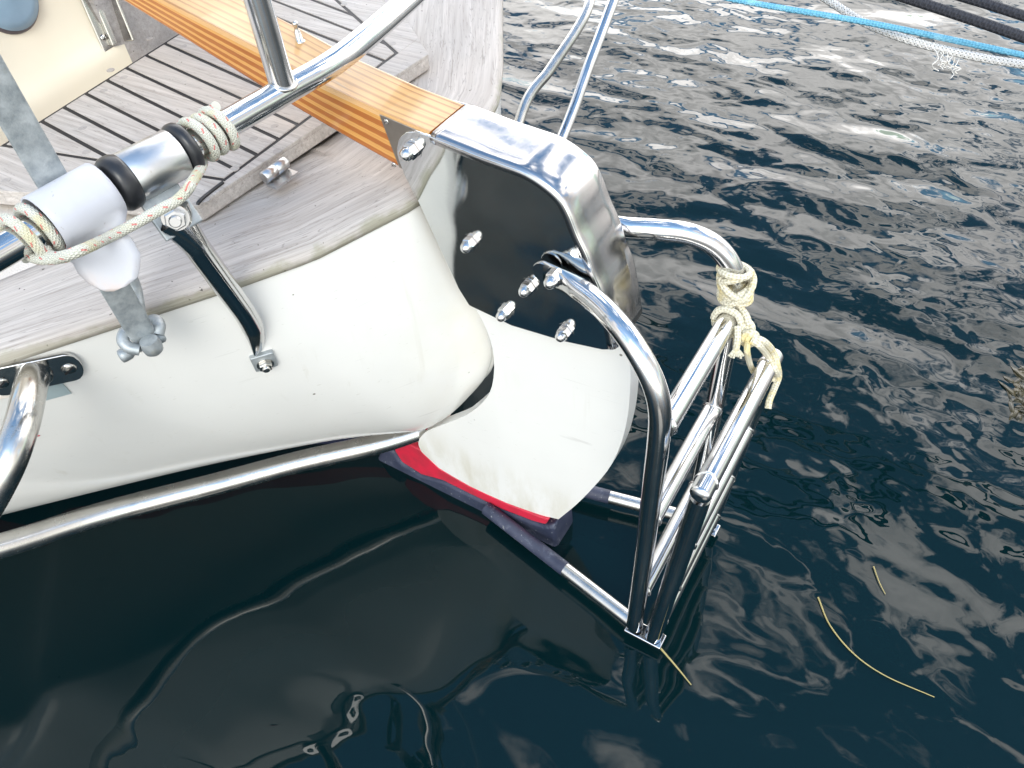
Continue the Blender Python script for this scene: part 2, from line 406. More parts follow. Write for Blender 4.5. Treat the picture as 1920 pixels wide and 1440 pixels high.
def laminate():
    M = Mat('laminated_tiller_side').set(Roughness=.25); M.b.inputs['Coat Weight'].default_value = .6; M.b.inputs['Coat Roughness'].default_value = .08
    u = M.uv(); v = u[1]
    n = M.noise(M.coord('UV', (3, 30, 1)), 1, 2); vv = M.math('ADD', v, M.rng(n, .3, .7, -.012, .012))
    s = M.math('SINE', M.math('MULTIPLY', vv, 2*math.pi*4.0))
    f = M.noise(M.coord('UV', (10, 80, 1)), 1, 5, .6)
    k = M.rng(s, -.22, -.10)
    light = M.mix(M.rng(f, .35, .65), (.60, .27, .055), (.70, .37, .095)); dark = M.mix(M.rng(f, .35, .65), (.34, .095, .012), (.46, .15, .02))
    c = M.mix(k, light, dark); fine = M.math('SINE', M.math('MULTIPLY', vv, 2*math.pi*23)); c = M.mix(M.rng(fine, .55, 1, 0, .28), c, (.30, .09, .012))
    M.col(c); return M.m
WOODT = varnish_top(); WOODS = laminate()
def rope_mat(name, base, dark, r=.004, fleck=None, pitch=.011, yellow=None, twill=True, open_weave=0, nv=4):
    """braided cover laid out on the rope's own length and girth"""
    M = Mat(name).set(Roughness=.8); u = M.uv()
    a = M.math('ADD', M.math('MULTIPLY', u[0], 1/pitch), M.math('MULTIPLY', u[1], nv)); b = M.math('SUBTRACT', M.math('MULTIPLY', u[0], 1/pitch), M.math('MULTIPLY', u[1], nv))
    sa = M.math('SINE', M.math('MULTIPLY', a, 2*math.pi)); sb = M.math('SINE', M.math('MULTIPLY', b, 2*math.pi))
    h = M.math('MAXIMUM', sa, sb)
    h2 = M.math('MULTIPLY', sa, sb)
    c = M.mix(M.rng(h2, -.6, .3, .75, 0), base, dark)
    n = M.noise(M.coord(), 60, 4); c = M.mix(M.rng(n, .42, .7, 0, .5), c, tuple(x*.8 for x in base))
    if yellow: c = M.mix(M.rng(M.noise(M.coord(), 38, 3), .52, .66, 0, .75), c, yellow)
    if fleck:
        p = fleck[1]; q = M.math('ADD', M.math('MULTIPLY', u[0], 1/p), M.math('MULTIPLY', u[1], 3.0))
        v3 = M.math('MULTIPLY', u[1], 4); q = M.math('ADD', M.math('MULTIPLY', u[0], 1/p), M.math('MULTIPLY', M.math('FLOOR', v3), .5)); fr = M.math('FRACT', q)
        w = M.math('FRACT', v3); w2 = M.math('ABSOLUTE', M.math('SUBTRACT', M.math('SUBTRACT', w, .35), M.math('MULTIPLY', fr, .9)))
        m = M.math('MULTIPLY', M.math('LESS_THAN', fr, .26), M.math('LESS_THAN', w2, .11)); c = M.mix(M.math('MULTIPLY', m, .7), c, fleck[0])
    if open_weave:
        c = M.mix(M.rng(h2, .45, .75, 0, open_weave), c, (.04, .04, .045))
    M.col(c); M.bump(h, .6, r*.18); return M.m
BUNGEE = rope_mat('bungee_cover', (.66, .655, .57), (.46, .46, .38), .005, ((.62, .07, .07), .0135), .0034, (.58, .54, .33), nv=10)
LASH = rope_mat('lashing_cover', (.74, .70, .56), (.42, .37, .24), .004, None, .0075, (.72, .58, .22))
BLUER = rope_mat('blue_rope', (.16, .46, .64), (.07, .27, .42), .004, None, .010, (.28, .57, .72))
WHITER = rope_mat('white_braid', (.80, .79, .76), (.45, .45, .46), .005, None, .012, None, True, .8)
BLACKR = rope_mat('black_rope', (.030, .032, .042), (.010, .010, .013), .006, None, .009)
STRAW = simple('dry_stalk', (.40, .33, .13), .6)
GLASSB = simple('blue_lens', (.23, .33, .42), .12, 0, 40, .05)
TAPE = simple('grey_tape', (.33, .41, .43), .55)

# ------------------------------------------------------------------ water
def water_mat():
    M = Mat('harbour_water').set(Roughness=.012, IOR=1.34)
    P = M.N('ShaderNodeNewGeometry').outputs['Position']
    sp = M.N('ShaderNodeSeparateXYZ'); M.L(P, sp.inputs[0]); x, y = sp.outputs[0], sp.outputs[1]
    M.b.inputs['Base Color'].default_value = (.0012, .0098, .0118, 1)
    def mp(sc, rot):
        m = M.N('ShaderNodeMapping'); m.inputs['Scale'].default_value = sc; m.inputs['Rotation'].default_value = (0, 0, math.radians(rot)); M.L(P, m.inputs[0]); return m.outputs[0]
    a = M.noise(mp((2.0, 4.4, 1), 40), 1.0, 1, .4, .5)         # slow swell lines
    b = M.noise(mp((4.4, 7.4, 1), 44), 1.0, 1.5, .45, .4)        # rounded wavelets
    c = M.noise(mp((12, 15, 1), 55), 1.0, 1, .4, .5)           # capillary dimples
    # open water to starboard and aft is ruffled, the lee along the port side is nearly still
    q = M.math('SUBTRACT', M.math('MULTIPLY', y, -1.0), M.math('MULTIPLY', x, .6))
    ruf = M.rng(q, .25, 1.8, .12, 1.0, True)
    ruf2 = M.rng(q, .30, 1.6, .04, 1.0, True)
    d = M.noise(mp((30, 38, 1), 30), 1.0, 1, .4, .4)
    h = M.math('MULTIPLY', a, M.math('MULTIPLY', M.rng(q, .1, 1.2, .45, 1.0, True), .030))
    h = M.math('ADD', h, M.math('MULTIPLY', b, M.math('MULTIPLY', ruf, .0150)))
    h = M.math('ADD', h, M.math('MULTIPLY', c, M.math('MULTIPLY', ruf2, .0048)))
    h = M.math('ADD', h, M.math('MULTIPLY', d, M.math('MULTIPLY', ruf2, .0006)))
    n = M.N('ShaderNodeBump'); n.inputs['Strength'].default_value = 1; n.inputs['Distance'].default_value = 1.0
    M.L(h, n.inputs['Height']); M.L(n.outputs[0], M.b.inputs['Normal']); return M.m
mb = MB(); S = 120
mb.add([(-S, -S, 0), (S, -S, 0), (S, S, 0), (-S, S, 0)], [[0, 1, 2, 3]], None, 0, False)
wo = build('water', mb, water_mat()); wo['kind'] = 'structure'

# ------------------------------------------------------------------ sailboat
YC = -.632
boat = thing('sailboat', (1.2, YC, 0), 'white double-ended sailing boat with grey teak deck, seen at its stern', 'boat')
_hi = ([0, .0035, .045, .09, .134, .215, .35, .6, 1.0, 1.7, 2.6], [0, .06, .19, .27, .34, .47, .62, .84, 1.05, 1.22, 1.28])
def zsheer(x): return .634+.025*(x-.51)
def sheer_pt(s, inset=0., side=1):
    """s = offset from the centreline along the sheer"""
    x = .520+np.interp(s, _hi[1], _hi[0]); return V(x, YC+side*s, zsheer(x))
def hull():
    """topsides between the sheer and the knuckle where the bottom tucks in, then the run below"""
    prs = [(.0, at_y(923, 655, -.6315)), (.03, at_y(922, 676, -.628)), (.08, at_y(908, 709, -.620)), (.14, at_y(878, 744, -.606)), (.20, at_y(842, 778, -.586)),
           (.26, at_y(797, 804, -.560)), (.32, at_z(740, 812, .190)), (.38, at_z(670, 819, .195)), (.45, at_z(590, 831, .205)), (.56, at_z(400, 869, .225)), (.68, at_z(200, 916, .24)),
           (.80, at_z(0, 966, .25)), (.93, at_z(-250, 1030, .26)), (1.06, at_z(-560, 1112, .27)), (1.2, V(2.3, .48, .28)), (1.26, V(3.1, .56, .30))]
    S0 = np.array([p[0] for p in prs]); B0 = np.array([p[1] for p in prs])
    # smooth both against a common parameter
    B = np.array(spline(B0, 6)); tt = np.linspace(0, len(prs)-1, len(B)); Sv = np.interp(tt, range(len(prs)), S0)
    mb = MB()
    for side in (1, -1):
        vs = []; nv = 22; rows = []
        for k in range(len(B)):
            top = sheer_pt(Sv[k]); b = B[k].copy(); b[1] = max(b[1], YC+.0003)
            e = min(1, k/10.)
            row = []
            outw = _n(V(-.62, .66, .32)*e+V(-1, 0.02, -.05)*(1-e))
            for i in range(nv+1):
                v = 1-i/nv
                q = b+(top-b)*v
                q = q+outw*(.006+.025*min(1, k/26.))*2.6*max(v, 0)**.62*(1-v)
                if k == 0: q[1] = YC
                row.append(q)
            o = b[1]-YC
            # rolled edge, then the tucked-in bottom
            inn = V(.5, -.8, -.25)*e+V(1, 0, -.35)*(1-e); inn = inn/np.linalg.norm(inn)
            w1 = b+inn*.004+V(0, 0, -.005); w2 = b+inn*.018+V(0, 0, -.010)
            zt = np.interp(b[0], [.45, .62, 1.0, 3], [.13, .085, .02, -.02]); w4 = V(b[0]+.12, YC+o*.55, min(zt, b[2]-.05)); w5 = V(b[0]+.22, YC+o*.42, -.12); w6 = V(b[0]+.4, YC, -.34)
            w3 = b+inn*.075*e+inn*.02*(1-e)+V(0, 0, -.016)
            for w in (w1, w2, w3, w4, w5, w6):
                w = w.copy(); w[1] = max(w[1], YC)
                if k == 0: w[1] = YC
                row.append(w)
            if side < 0: row = [V(q[0], 2*YC-q[1], q[2]) for q in row]
            rows.append(row)
        m = len(rows[0]); vs = [q for r in rows for q in r]
        fs = [[i*m+j, (i+1)*m+j, (i+1)*m+j+1, i*m+j+1] for i in range(len(rows)-1) for j in range(m-1)]
        if side == -1: fs = [f[::-1] for f in fs]
        mb.add(vs, fs, None, 0, True)
    o = build('hull', mb, HULLM, boat)
    bm = bmesh.new(); bm.from_mesh(o.data); bmesh.ops.remove_doubles(bm, verts=bm.verts, dist=1e-5); bmesh.ops.recalc_face_normals(bm, faces=bm.faces); bm.to_mesh(o.data); bm.free()
    o.data.polygons.foreach_set('use_smooth', [True]*len(o.data.polygons))
    s = o.modifiers.new('sub', 'SUBSURF'); s.levels = 1; s.render_levels = 1
    return o
HULL = hull()
# deck under everything
dk = [sheer_pt(s, 0, 1) for s in np.linspace(1.2, .02, 24)]+[sheer_pt(s, 0, -1) for s in np.linspace(.02, 1.2, 24)]
mb = MB(); slab(mb, [(p[0]+.01, YC+(p[1]-YC)*.985) for p in dk], lambda p: zsheer(p[0])-.06, lambda p: zsheer(p[0])-.004)
build('side_deck', mb, NONSKID, boat)
# teak cap rail running round the stern
def caprail():
    mb = MB(); S_ = np.concatenate([np.linspace(-1.15, -.50, 14), np.linspace(-.46, .46, 41), np.linspace(.50, 1.15, 14)])
    rows = []
    for s in S_:
        p = sheer_pt(abs(s), 0, 1 if s > 0 else -1); a = abs(s)
        e = 1e-2; q0 = sheer_pt(abs(s-e), 0, 1 if s-e > 0 else -1); q1 = sheer_pt(abs(s+e), 0, 1 if s+e > 0 else -1)
        t = _n((q1-q0)*V(1, 1, 0)); nrm = V(t[1], -t[0], 0)          # inboard
        if nrm[0] < 0: nrm = -nrm
        sm = min(1, a/.10); nrm = _n(nrm*sm+V(1, 0, 0)*(1-sm))
        wid = np.interp(s, [-1.1, -.6, -.35, 0, .25, .33, .47, .8], [.20, .23, .21, .175, .165, .145, .112, .10])
        pr = []
        z = p[2]
        for d, h in ((.006, -.010), (-.004, -.006), (-.006, .0), (-.005, .006), (-.001, .010), (.006, .0125)): pr.append(p+nrm*d+V(0, 0, h))
        for k in range(1, 9): pr.append(p+nrm*(.008+(wid-.008)*k/8)+V(0, 0, .0130))
        pr.append(p+nrm*wid+V(0, 0, .0)); rows.append(pr)
    m = len(rows[0]); vs = [q for r in rows for q in r]; fs = []; uv = []
    vv = [0, .006, .012, .02, .028, .036]+[.036+.017*k for k in range(1, 9)]+[.19]
    for i in range(len(rows)-1):
        for k in range(m-1):
            fs.append([i*m+k, i*m+k+1, (i+1)*m+k+1, (i+1)*m+k]); uv.append([(S_[i], vv[k]), (S_[i], vv[k+1]), (S_[i+1], vv[k+1]), (S_[i+1], vv[k])])
    mb.add(vs, fs, uv, 0, True); return build('cap_rail', mb, TEAKC, boat)
CAP = caprail()
def plugs(parent, pts, z, mat, r=.0055, name='wood_plug'):
    for p in pts:
        build(name, lathe(MB(), (p[0], p[1], z-.001), (0, 0, 1), [(r, 0), (r, .0012), (r*.9, .0015)], 16, smooth=False), mat, parent)
TEAKP = teak('weathered_teak_plug', (.30, .275, .26), (.42, .395, .37), False, 'Object')
# locker lid in the stern
ZL = .674
q2 = lambda x, y, z=ZL: at_z(x, y, z)[:2]
lid_poly = [q2(370, 385), q2(-60, 352), q2(-60, 312), q2(44-75, 247+47), q2(325, 70), q2(560, -75), V(1.03, -1.02), V(.80, -.93), q2(803, 101)]
LIDW = teak('weathered_teak_lid', plane='Object')
def lid():
    mb = MB(); base = [np.array(p) for p in lid_poly]
    slab(mb, base, ZL-.022, ZL-.004)
    o = build('locker_lid', mb, [LIDW], boat, .003)
    fr0, fr1 = q2(44, 247), q2(325, 70); rr0, rr1 = q2(415, 340), q2(777, 74)
    pd0, pd1 = q2(65, 281), q2(362, 327); sd0, sd1 = q2(640, 8), q2(740, 96)
    def hp(a, b, inside):
        d = _n(np.array(b)-a); n = V(-d[1], d[0])
        return (np.array(a), n if (np.array(inside)-a).dot(n) > 0 else -n)
    cen = q2(430, 180); H = [hp(fr0, fr1, cen), hp(rr0, rr1, cen), hp(pd0, pd1, cen), hp(sd0, sd1, cen)]
    # black caulking bed
    big = [V(0, -3), V(3, -3), V(3, 3), V(0, 3)]; bed = big
    for p, n in H: bed = clip(bed, p-n*.0028, n)
    mb = MB(); slab(mb, bed, ZL-.006, ZL-.0012); build('caulking', mb, CAULK, o)
    # planks between the caulked seams
    seams = [((77, 226), (197, 291)), ((119, 200), (246, 266)), ((159, 174), (297, 244)), ((197, 148), (342, 220)), ((235, 126), (400, 203)), ((273, 103), (440, 179)), ((309, 81), (440, 140))]
    ln = [(q2(*a), q2(*b)) for a, b in seams]
    ys = []; 
    for a, b in ln: ys.append((a, _n(b-a)))
    # continue the same spacing across to starboard, hidden in part by the tiller
    step = ys[-1][0]-ys[-2][0]; d = ys[-1][1]
    for k in range(1, 9):
        dd = _n(d+V(0, .006*k)); ys.append((ys[6][0]+step*k, dd))
    mb = MB(); pl = []
    allp = [(ys[0][0]-step, ys[0][1])]+ys
    for i in range(len(allp)):
        poly = big
        for p, n in H: poly = clip(poly, p+n*.0028, n)
        if not poly: continue
        a, dv = allp[i]; n = V(-dv[1], dv[0]); n = n if n[1] < 0 else -n      # towards starboard
        if i > 0: poly = clip(poly, a+n*.0030, n)
        if i < len(allp)-1:
            a2, d2 = allp[i+1]; n2 = V(-d2[1], d2[0]); n2 = n2 if n2[1] < 0 else -n2
            poly = clip(poly, a2-n2*.0030, -n2) if poly else poly
        if poly and len(poly) > 2:
            slab(mb, poly, ZL-.005, ZL+.0002*(i % 3))
    build('deck_planks', mb, LIDW, o, .0006, segs=1)
    # plain margin boards around the planked panel
    mb = MB()
    outer = [np.array(p) for p in lid_poly]
    for p, n in (H[0], H[1], H[2], H[3]):
        poly = clip(outer, p-n*.0028, -n)
        if poly is None or len(poly) < 3: continue
        for p2, n2 in {0: [], 1: [H[0]], 2: [H[0], H[1]], 3: [H[0], H[1]]}[[id(x[0]) for x in H].index(id(p))]:
            poly = clip(poly, p2+n2*-.0028, n2) if len(poly) > 2 else poly
        if len(poly) > 2: slab(mb, poly, ZL-.0055, ZL)
    build('margin_boards', mb, LIDW, o, .0008, segs=1)
    pp = [(155, 240), (194, 170), (232, 145), (75, 248), (207, 131), (344, 87), (281, 72), (162, 285), (645, 8), (668, 60), (736, 82), (475, 260), (515, 237), (520, 283), (440, 316), (400, 296), (385, 374), (12, 338)]
    plugs(o, [q2(*p) for p in pp], ZL, TEAKP)
    return o
LID = lid()
# black elastic stop at the lid's port corner
tube('lid_seal', spline([at_z(418, 342, ZL+.001), at_z(392, 362, ZL+.001), at_z(372, 380, ZL+.001), at_z(376, 388, ZL-.008)], 6), .0022, RUBBER, LID, 8)
# hinge on the lid's rear edge
def hinge(px, py, name):
    a, b = at_z(px-21, py+15, ZL-.003), at_z(px+21, py-15, ZL-.003); d = _n(b-a)
    mb = MB(); L = np.linalg.norm(b-a); pr = [(.006, 0), (.0072, .0006)]
    for k in (2,): pr += [(.0072, L*k/4-.0003), (.0069, L*k/4-.0002), (.0069, L*k/4+.0002), (.0072, L*k/4+.0003)]
    lathe(mb, a, d, pr+[(.0072, L-.0006), (.006, L)], 22)
    n = V(-d[1], d[0], 0); n = n if n[0] < 0 else -n
    obox(mb, (a+b)/2+n*.009-V(0, 0, .0095), d, n, V(0, 0, 1), L*.50, .008, .0016)
    return build(name, mb, STEELD, LID)
hinge(515, 319, 'hinge')
# cream coaming with bracket and wooden board behind the lid
c0, c1 = at_z(-160, 330, ZL), at_z(238, 86, ZL)
def coaming():
    d = _n((c1-c0)*V(1, 1, 0)); nf = V(-d[1], d[0], 0); nf = nf if nf[0] > 0 else -nf    # forward
    prof = [(.004, -.03), (.004, .002), (.010, .012), (.016, .026), (.020, .045), (.024, .075), (.03, .16), (.045, .40), (.075, .42), (.10, .40), (.10, -.03)]
    rows = [[c+nf*a+V(0, 0, h) for a, h in prof] for c in (c0, c0*.5+c1*.5, c1)]
    m = len(prof); vs = [p for r in rows for p in r]
    fs = [[i*m+k, i*m+k+1, (i+1)*m+k+1, (i+1)*m+k] for i in range(2) for k in range(m-1)]
    fs += [[k for k in range(m)], [2*m+k for k in range(m)][::-1]]
    mb = MB(); mb.add(vs, fs, None, 0, [True]*(2*(m-1))+[False]*2)
    return build('coaming', mb, CREAM, boat), d, nf
COAM, cd, cnf = coaming()
def wall_pt(px, py, back=.0):
    """point on the coaming's face"""
    r = ray(px, py); p0 = c0+cnf*(.03+back); t = (p0-CP).dot(cnf)/r.dot(cnf); return CP+r*t
mb = MB(); cc = wall_pt(6, -8); nn = _n(-cnf+V(0, 0, .15))
lathe(mb, cc-nn*.004, nn, [(.046, 0), (.046, .006), (.043, .008)], 40); build('lens_rim', mb, simple('dark_rim', (.10, .08, .09), .4), COAM)
mb = MB(); lathe(mb, cc+nn*.0035, nn, [(.042, 0), (.042, .004), (.03, .0065), (.00002, .0075)], 40); build('round_lens', mb, GLASSB, COAM)
# board to starboard of the coaming
b0, b1 = c1, at_z(420, -10, ZL)
mb = MB(); bd = _n((b1-b0)*V(1, 1, 0)); bn = V(-bd[1], bd[0], 0); bn = bn if bn[0] > 0 else -bn
obox(mb, (b0+b1)/2+bn*.016+V(0, 0, .20), bd, bn, V(0, 0, 1), np.linalg.norm(b1-b0)/2+.02, .012, .23)
build('companion_board', mb, teak('weathered_board', (.25, .24, .235), (.42, .405, .40), False, 'Object'), boat, .002)
def bracket():
    p0, p1 = at_x(0, 0, 1), None
    base = wall_pt(214, 88, -.022); top = wall_pt(172, -10, -.012)
    ax = _n(top-base); w = cd; nrm = np.cross(w, ax); nrm = nrm if nrm[0] < 0 else -nrm
    mb = MB(); L = np.linalg.norm(top-base)*1.6
    obox(mb, base+ax*L/2, w, nrm, ax, .021, .0025, L/2)
    obox(mb, base+ax*L/2+w*.020+nrm*.012, w, nrm, ax, .0025, .012, L/2)
    obox(mb, base+ax*L/2-w*.003+nrm*.006, w, nrm, ax, .005, .004, L/2-.004)
    o = build('bracket', mb, STEELO, boat, .002)
    build('screw', slotted(base+ax*.018-w*.013+nrm*.003, nrm, .0048), [STEEL, CAULK], o)
bracket()

bpy.context.view_layer.update()
def hull_hit(x, y):
    deps = bpy.context.evaluated_depsgraph_get(); deps.update(); ev = HULL.evaluated_get(deps); wl = world_loc(HULL); d = _n(ray(x, y))
    ok, loc, nr, _ = ev.ray_cast(Vector(CP-wl), Vector(d)); n = np.array(nr); return np.array(loc)+wl, (n if n.dot(d) < 0 else -n)
# ---- pushpit rail
RZ = .808
rail_ctrl = [at_z(-260, 600, RZ), at_z(-90, 522, RZ), at_z(15, 464, RZ), at_z(200, 357, RZ), at_z(330, 288, RZ), at_z(450, 219, RZ), at_z(540, 167, RZ), at_z(640, 107, RZ), at_z(765, 0, RZ), at_z(850, -85, RZ), at_z(950, -210, RZ)]
rail_path = spline(rail_ctrl, 14)
RP = np.array(rail_path)
def rail_at(px):
    """point on the rail whose picture column is px"""
    pr = [(RW.T@(p-CP)) for p in RP]; xs = np.array([c[0]/c[2]*FPX+960 for c in pr])
    return np.array([np.interp(px, xs, RP[:, k]) for k in range(3)])
def rail_dir(px): return _n(rail_at(px+12)-rail_at(px-12))
PUSH = tube('pushpit', rail_path, .0125, STEEL, boat, 28)
# stanchion welded on the rail
sb = rail_at(533); st = V(sb[0], sb[1], 1.30)
tube('stanchion', [sb+V(0, 0, .004), st], .0120, STEEL, PUSH, 28)
mb = MB(); sweep(mb, [sb+V(.0128*math.cos(t), .0128*math.sin(t)*1.05, .0115-.006*abs(math.cos(t))) for t in np.linspace(0, 2*math.pi, 40)], .0022, 8, False)
build('weld', mb, STEELO, PUSH)
# rubber-bushed sleeve that carries the leg
def on_rail(p0, p1, prof, name, mat, n=36):
    a, b = rail_at(p0), rail_at(p1); L = np.linalg.norm(b-a); mb = MB()
    lathe(mb, a, b-a, [(r, h*L) for r, h in prof], n); return build(name, mb, mat, PUSH)
on_rail(238, 331, [(.0126, 0), (.0212, 0), (.0218, .02), (.0218, .98), (.0212, 1), (.0126, 1)], 'clamp_sleeve', STEELD)
for a, b in ((206, 240), (331, 352)):
    on_rail(a, b, [(.0125, 0), (.0175, .02), (.0215, .12), (.0236, .32), (.0240, .55), (.0236, .8), (.0222, .98), (.0125, 1)], 'rubber_bush', RUBBER)
# leg
fa, fn = hull_hit(494, 673)
DF = (RW.T@(fa-CP))[2]
lt = at_d(327, 405, .665); lh = at_d(478, 622, DF-.050)
lm1 = at_d(352, 440, .69); lm2 = at_d(462, 590, DF-.085); 
leg_p = bend([lt, lm1, lm2, lh, hull_hit(487, 655)[0]], .030, 8)
def legflat(t):
    k = max(0, 1-t/.16); k2 = max(0, (t-.80)/.20); f = 1-.62*k-.75*k2; return (1+.45*k-.15*k2, f)
_lp = np.array(leg_p); _l = np.concatenate([[0], np.cumsum(np.linalg.norm(np.diff(_lp, axis=0), axis=1))]); leg_p2 = [V(*[np.interp(t, _l, _lp[:, k]) for k in range(3)]) for t in np.linspace(0, _l[-1], 60)]
LEG = build('support_leg', sweep(MB(), leg_p2, .0122, 28, flat=legflat), STEEL, PUSH)
vd = _n(CP-lt)
mb = MB(); ca = rail_at(300)
ex = rail_dir(300); ey = _n(np.cross(ex, vd)); ey = ey if ey[2] < 0 else -ey
mid = lt-vd*.007
obox(mb, mid-ey*.006, ex, ey, np.cross(ex, ey), .019, .021, .0022)
CLB = build('clamp_tab', mb, GALV, PUSH, .0015)
build('hex_bolt', hexbolt(lt+vd*.0045+_n(lm1-lt)*.002, _n(vd+V(-.15, .3, -.25)), 1.1), STEELD, PUSH)
# foot on the hull
u_ = _n(np.cross(V(0, 0, 1), fn)); w_ = np.cross(fn, u_)
mb = MB(); obox(mb, fa+fn*.002, u_, w_, fn, .0135, .0135, .0042); FT = build('foot_pad', mb, GALV, PUSH, .0015)
build('hex_bolt', hexbolt(fa+fn*.006-w_*.003, fn, .95), STEELO, PUSH)

# ---- side frames low on the quarters
A0 = V(.618, -.598, .128)
fA = [A0, at_z(700, 834, .136), at_z(560, 866, .150), at_z(400, 909, .170), at_z(200, 961, .20), at_z(0, 1024, .25), at_z(-200, 1070, .31), at_z(-420, 1110, .40)]
def frameflat(t): k = max(0, 1-t/.10); return (1+.1*k, 1-.45*k)
FP = build('quarter_frame', sweep(MB(), spline(fA, 8), .0178, 24), STEELO, boat, label='port quarter frame with hull bracket')
_b0, _bn = hull_hit(65, 697); bp = _b0; DB = (RW.T@(bp-CP))[2]
fb = [at_d(64, 697, DB-.004), at_d(54, 740, DB-.045), at_d(38, 805, DB-.075), at_d(8, 885, DB-.085), at_d(-50, 985, DB-.07), at_d(-130, 1075, DB-.03)]
tube('bracket_tube', spline(fb, 8), .0150, STEELO, FP, 24)
def hullbracket():
    c = bp; n = _bn; a = hull_hit(150, 683)[0]; b = hull_hit(5, 713)[0]; ax = _n(a-b); ax = _n(ax-n*ax.dot(n)); w = np.cross(n, ax)
    mb = MB(); L = .088; R = .022; ring = []
    for s in (1, -1):
        for k in range(9):
            t = (-90+180*k/8)*math.pi/180; ring.append((s*(L*.5-R*.55+R*.55*math.cos(t)), s*(R*math.sin(t))))
    cen = c+n*.002
    lo = [cen+ax*x+w*y-n*.001 for x, y in ring]; hi = [cen+ax*x+w*y+n*.0035 for x, y in ring]
    prism(mb, lo, hi); o = build('hull_plate', mb, STEEL, FP, .0012)
    for s in (1, -1): build('slotted_screw', slotted(cen+ax*s*.031+n*.0035, n, .0075), [STEELO, CAULK], FP)
    mb = MB(); t0 = _n(np.array(fb[1])-fb[0]); u, v_, _ = frame_of(t0)
    sweep(mb, [cen+n*.005+(ax*math.cos(t)+w*math.sin(t)*1.0)*.0135 for t in np.linspace(0, 2*math.pi, 36)], .0026, 8, False)
    build('weld', mb, STEELO, FP)
    return cen, n, ax, w
HB, HBn, HBx, HBw = hullbracket()
t2 = [V(.66, -.72, .10), at_d(1040, 290, 1.64), at_d(1105, 120, 1.70), at_d(1152, -5, 1.74), at_d(1190, -110, 1.78)]
FS = build('quarter_frame', sweep(MB(), spline(t2, 8), .0125, 24), STEEL, boat, label='starboard quarter frame over the open water')
t1 = [V(.83, -1.15, .10), at_d(978, 212, 1.80), at_d(1030, 132, 1.83), at_d(1080, 58, 1.86), at_d(1103, 12, 1.88), at_d(1112, -40, 1.92), at_d(1114, -90, 1.95)]
tube('bracket_tube', spline(t1, 8), .0125, STEELO, FS, 24)
# stuck-on tape and a sliver of the name decal
def hull_patch(pxs, mat, name, lift=.0015):
    deps = bpy.context.evaluated_depsgraph_get(); deps.update(); pts = []
    ev = HULL.evaluated_get(deps); wl = world_loc(HULL)
    for x, y in pxs:
        d = _n(ray(x, y)); ok, loc, nr, _ = ev.ray_cast(Vector(CP-wl), Vector(d)); 
        if not ok: return None
        n = np.array(nr); n = n if n.dot(d) < 0 else -n
        pts.append(np.array(loc)+wl+n*lift)
    mb = MB(); c = sum(pts)/len(pts); nn_ = _n(np.cross(pts[1]-pts[0], pts[2]-pts[0])); nn_ = nn_ if nn_.dot(CP-c) > 0 else -nn_
    prism(mb, [p-nn_*.0008 for p in pts], [p for p in pts]); return build(name, mb, mat, boat)
bpy.context.view_layer.update()
hull_patch([(74, 720), (110, 709), (134, 736), (82, 750)], TAPE, 'tape_patch')
hull_patch([(55, 817), (75, 815), (56, 822)], REDM, 'decal')

# ------------------------------------------------------------------ rudder
rud = thing('rudder', (.40, -.605, 0), 'white rudder with polished steel head, wooden tiller and boarding ladder', 'rudder')
YP, YS = -.568, -.642
blade_px = [(880, 560), (912, 620), (925, 672), (922, 724), (904, 756), (870, 781), (832, 796), (802, 808), (787, 822), (784, 834), (790, 848)]
fro = [at_y(x, y, -.575) for x, y in blade_px]
bot = [at_y(x, y, -.575) for x, y in [(822, 878), (880, 912), (950, 944), (1010, 969), (1030, 975)]]
aft = [at_y(x, y, -.590) for x, y in [(1052, 966), (1085, 940), (1120, 905), (1146, 872), (1164, 832), (1176, 780), (1180, 730), (1180, 690), (1172, 655)]]
def sm(pts, n=4): return [(p[0], p[2]) for p in spline(pts, n)]
bl = sm(fro, 3)+sm(bot, 2)+sm(aft, 3)+[(.27, .525), (.33, .60), (.44, .60)]
def blade():
    """foil section: full at the stock, thin at the trailing edge, rounded nose"""
    P = [np.array(p) for p in bl]
    a = sum(P[i][0]*P[(i+1) % len(P)][1]-P[(i+1) % len(P)][0]*P[i][1] for i in range(len(P)))
    if a < 0: P = P[::-1]
    def hw(x): return np.interp(x, [.22, .26, .34, .44, .65], [.010, .0145, .023, .0285, .0285])
    bm = bmesh.new(); bm.faces.new([bm.verts.new((q[0], 0, q[1])) for q in P])
    for x in (.245, .26, .28, .30, .32, .34, .37, .40, .44, .50, .56, .62):
        bmesh.ops.bisect_plane(bm, geom=bm.verts[:]+bm.edges[:]+bm.faces[:], plane_co=(x, 0, 0), plane_no=(1, 0, 0))
    fa_ = bm.faces[:]
    r_ = bmesh.ops.extrude_face_region(bm, geom=fa_); nv_ = {v for v in r_['geom'] if isinstance(v, bmesh.types.BMVert)}
    for v in bm.verts: v.co.y = YM_+(hw(v.co.x) if v in nv_ else -min(hw(v.co.x), np.interp(v.co.x, [.44, .50], [.0285, -.008])))
    bmesh.ops.recalc_face_normals(bm, faces=bm.faces); bm.verts.index_update(); mb = MB()
    mb.add([v.co[:] for v in bm.verts], [[v.index for v in f.verts] for f in bm.faces], None, 0, True); bm.free()
    return build('rudder_blade', mb, WHITE, rud, .0075, segs=4)
YM_ = -.6045
blade()
topl = [fro[-3], fro[-2], fro[-1]]+bot+[aft[0]]
def band(tops, bots, y0, y1, name, mat, bev):
    poly = [(p[0], p[2]) for p in tops]+[(p[0], p[2]) for p in bots][::-1]
    return build(name, plate_xz(poly, y0, y1), mat, rud, bev, segs=3)
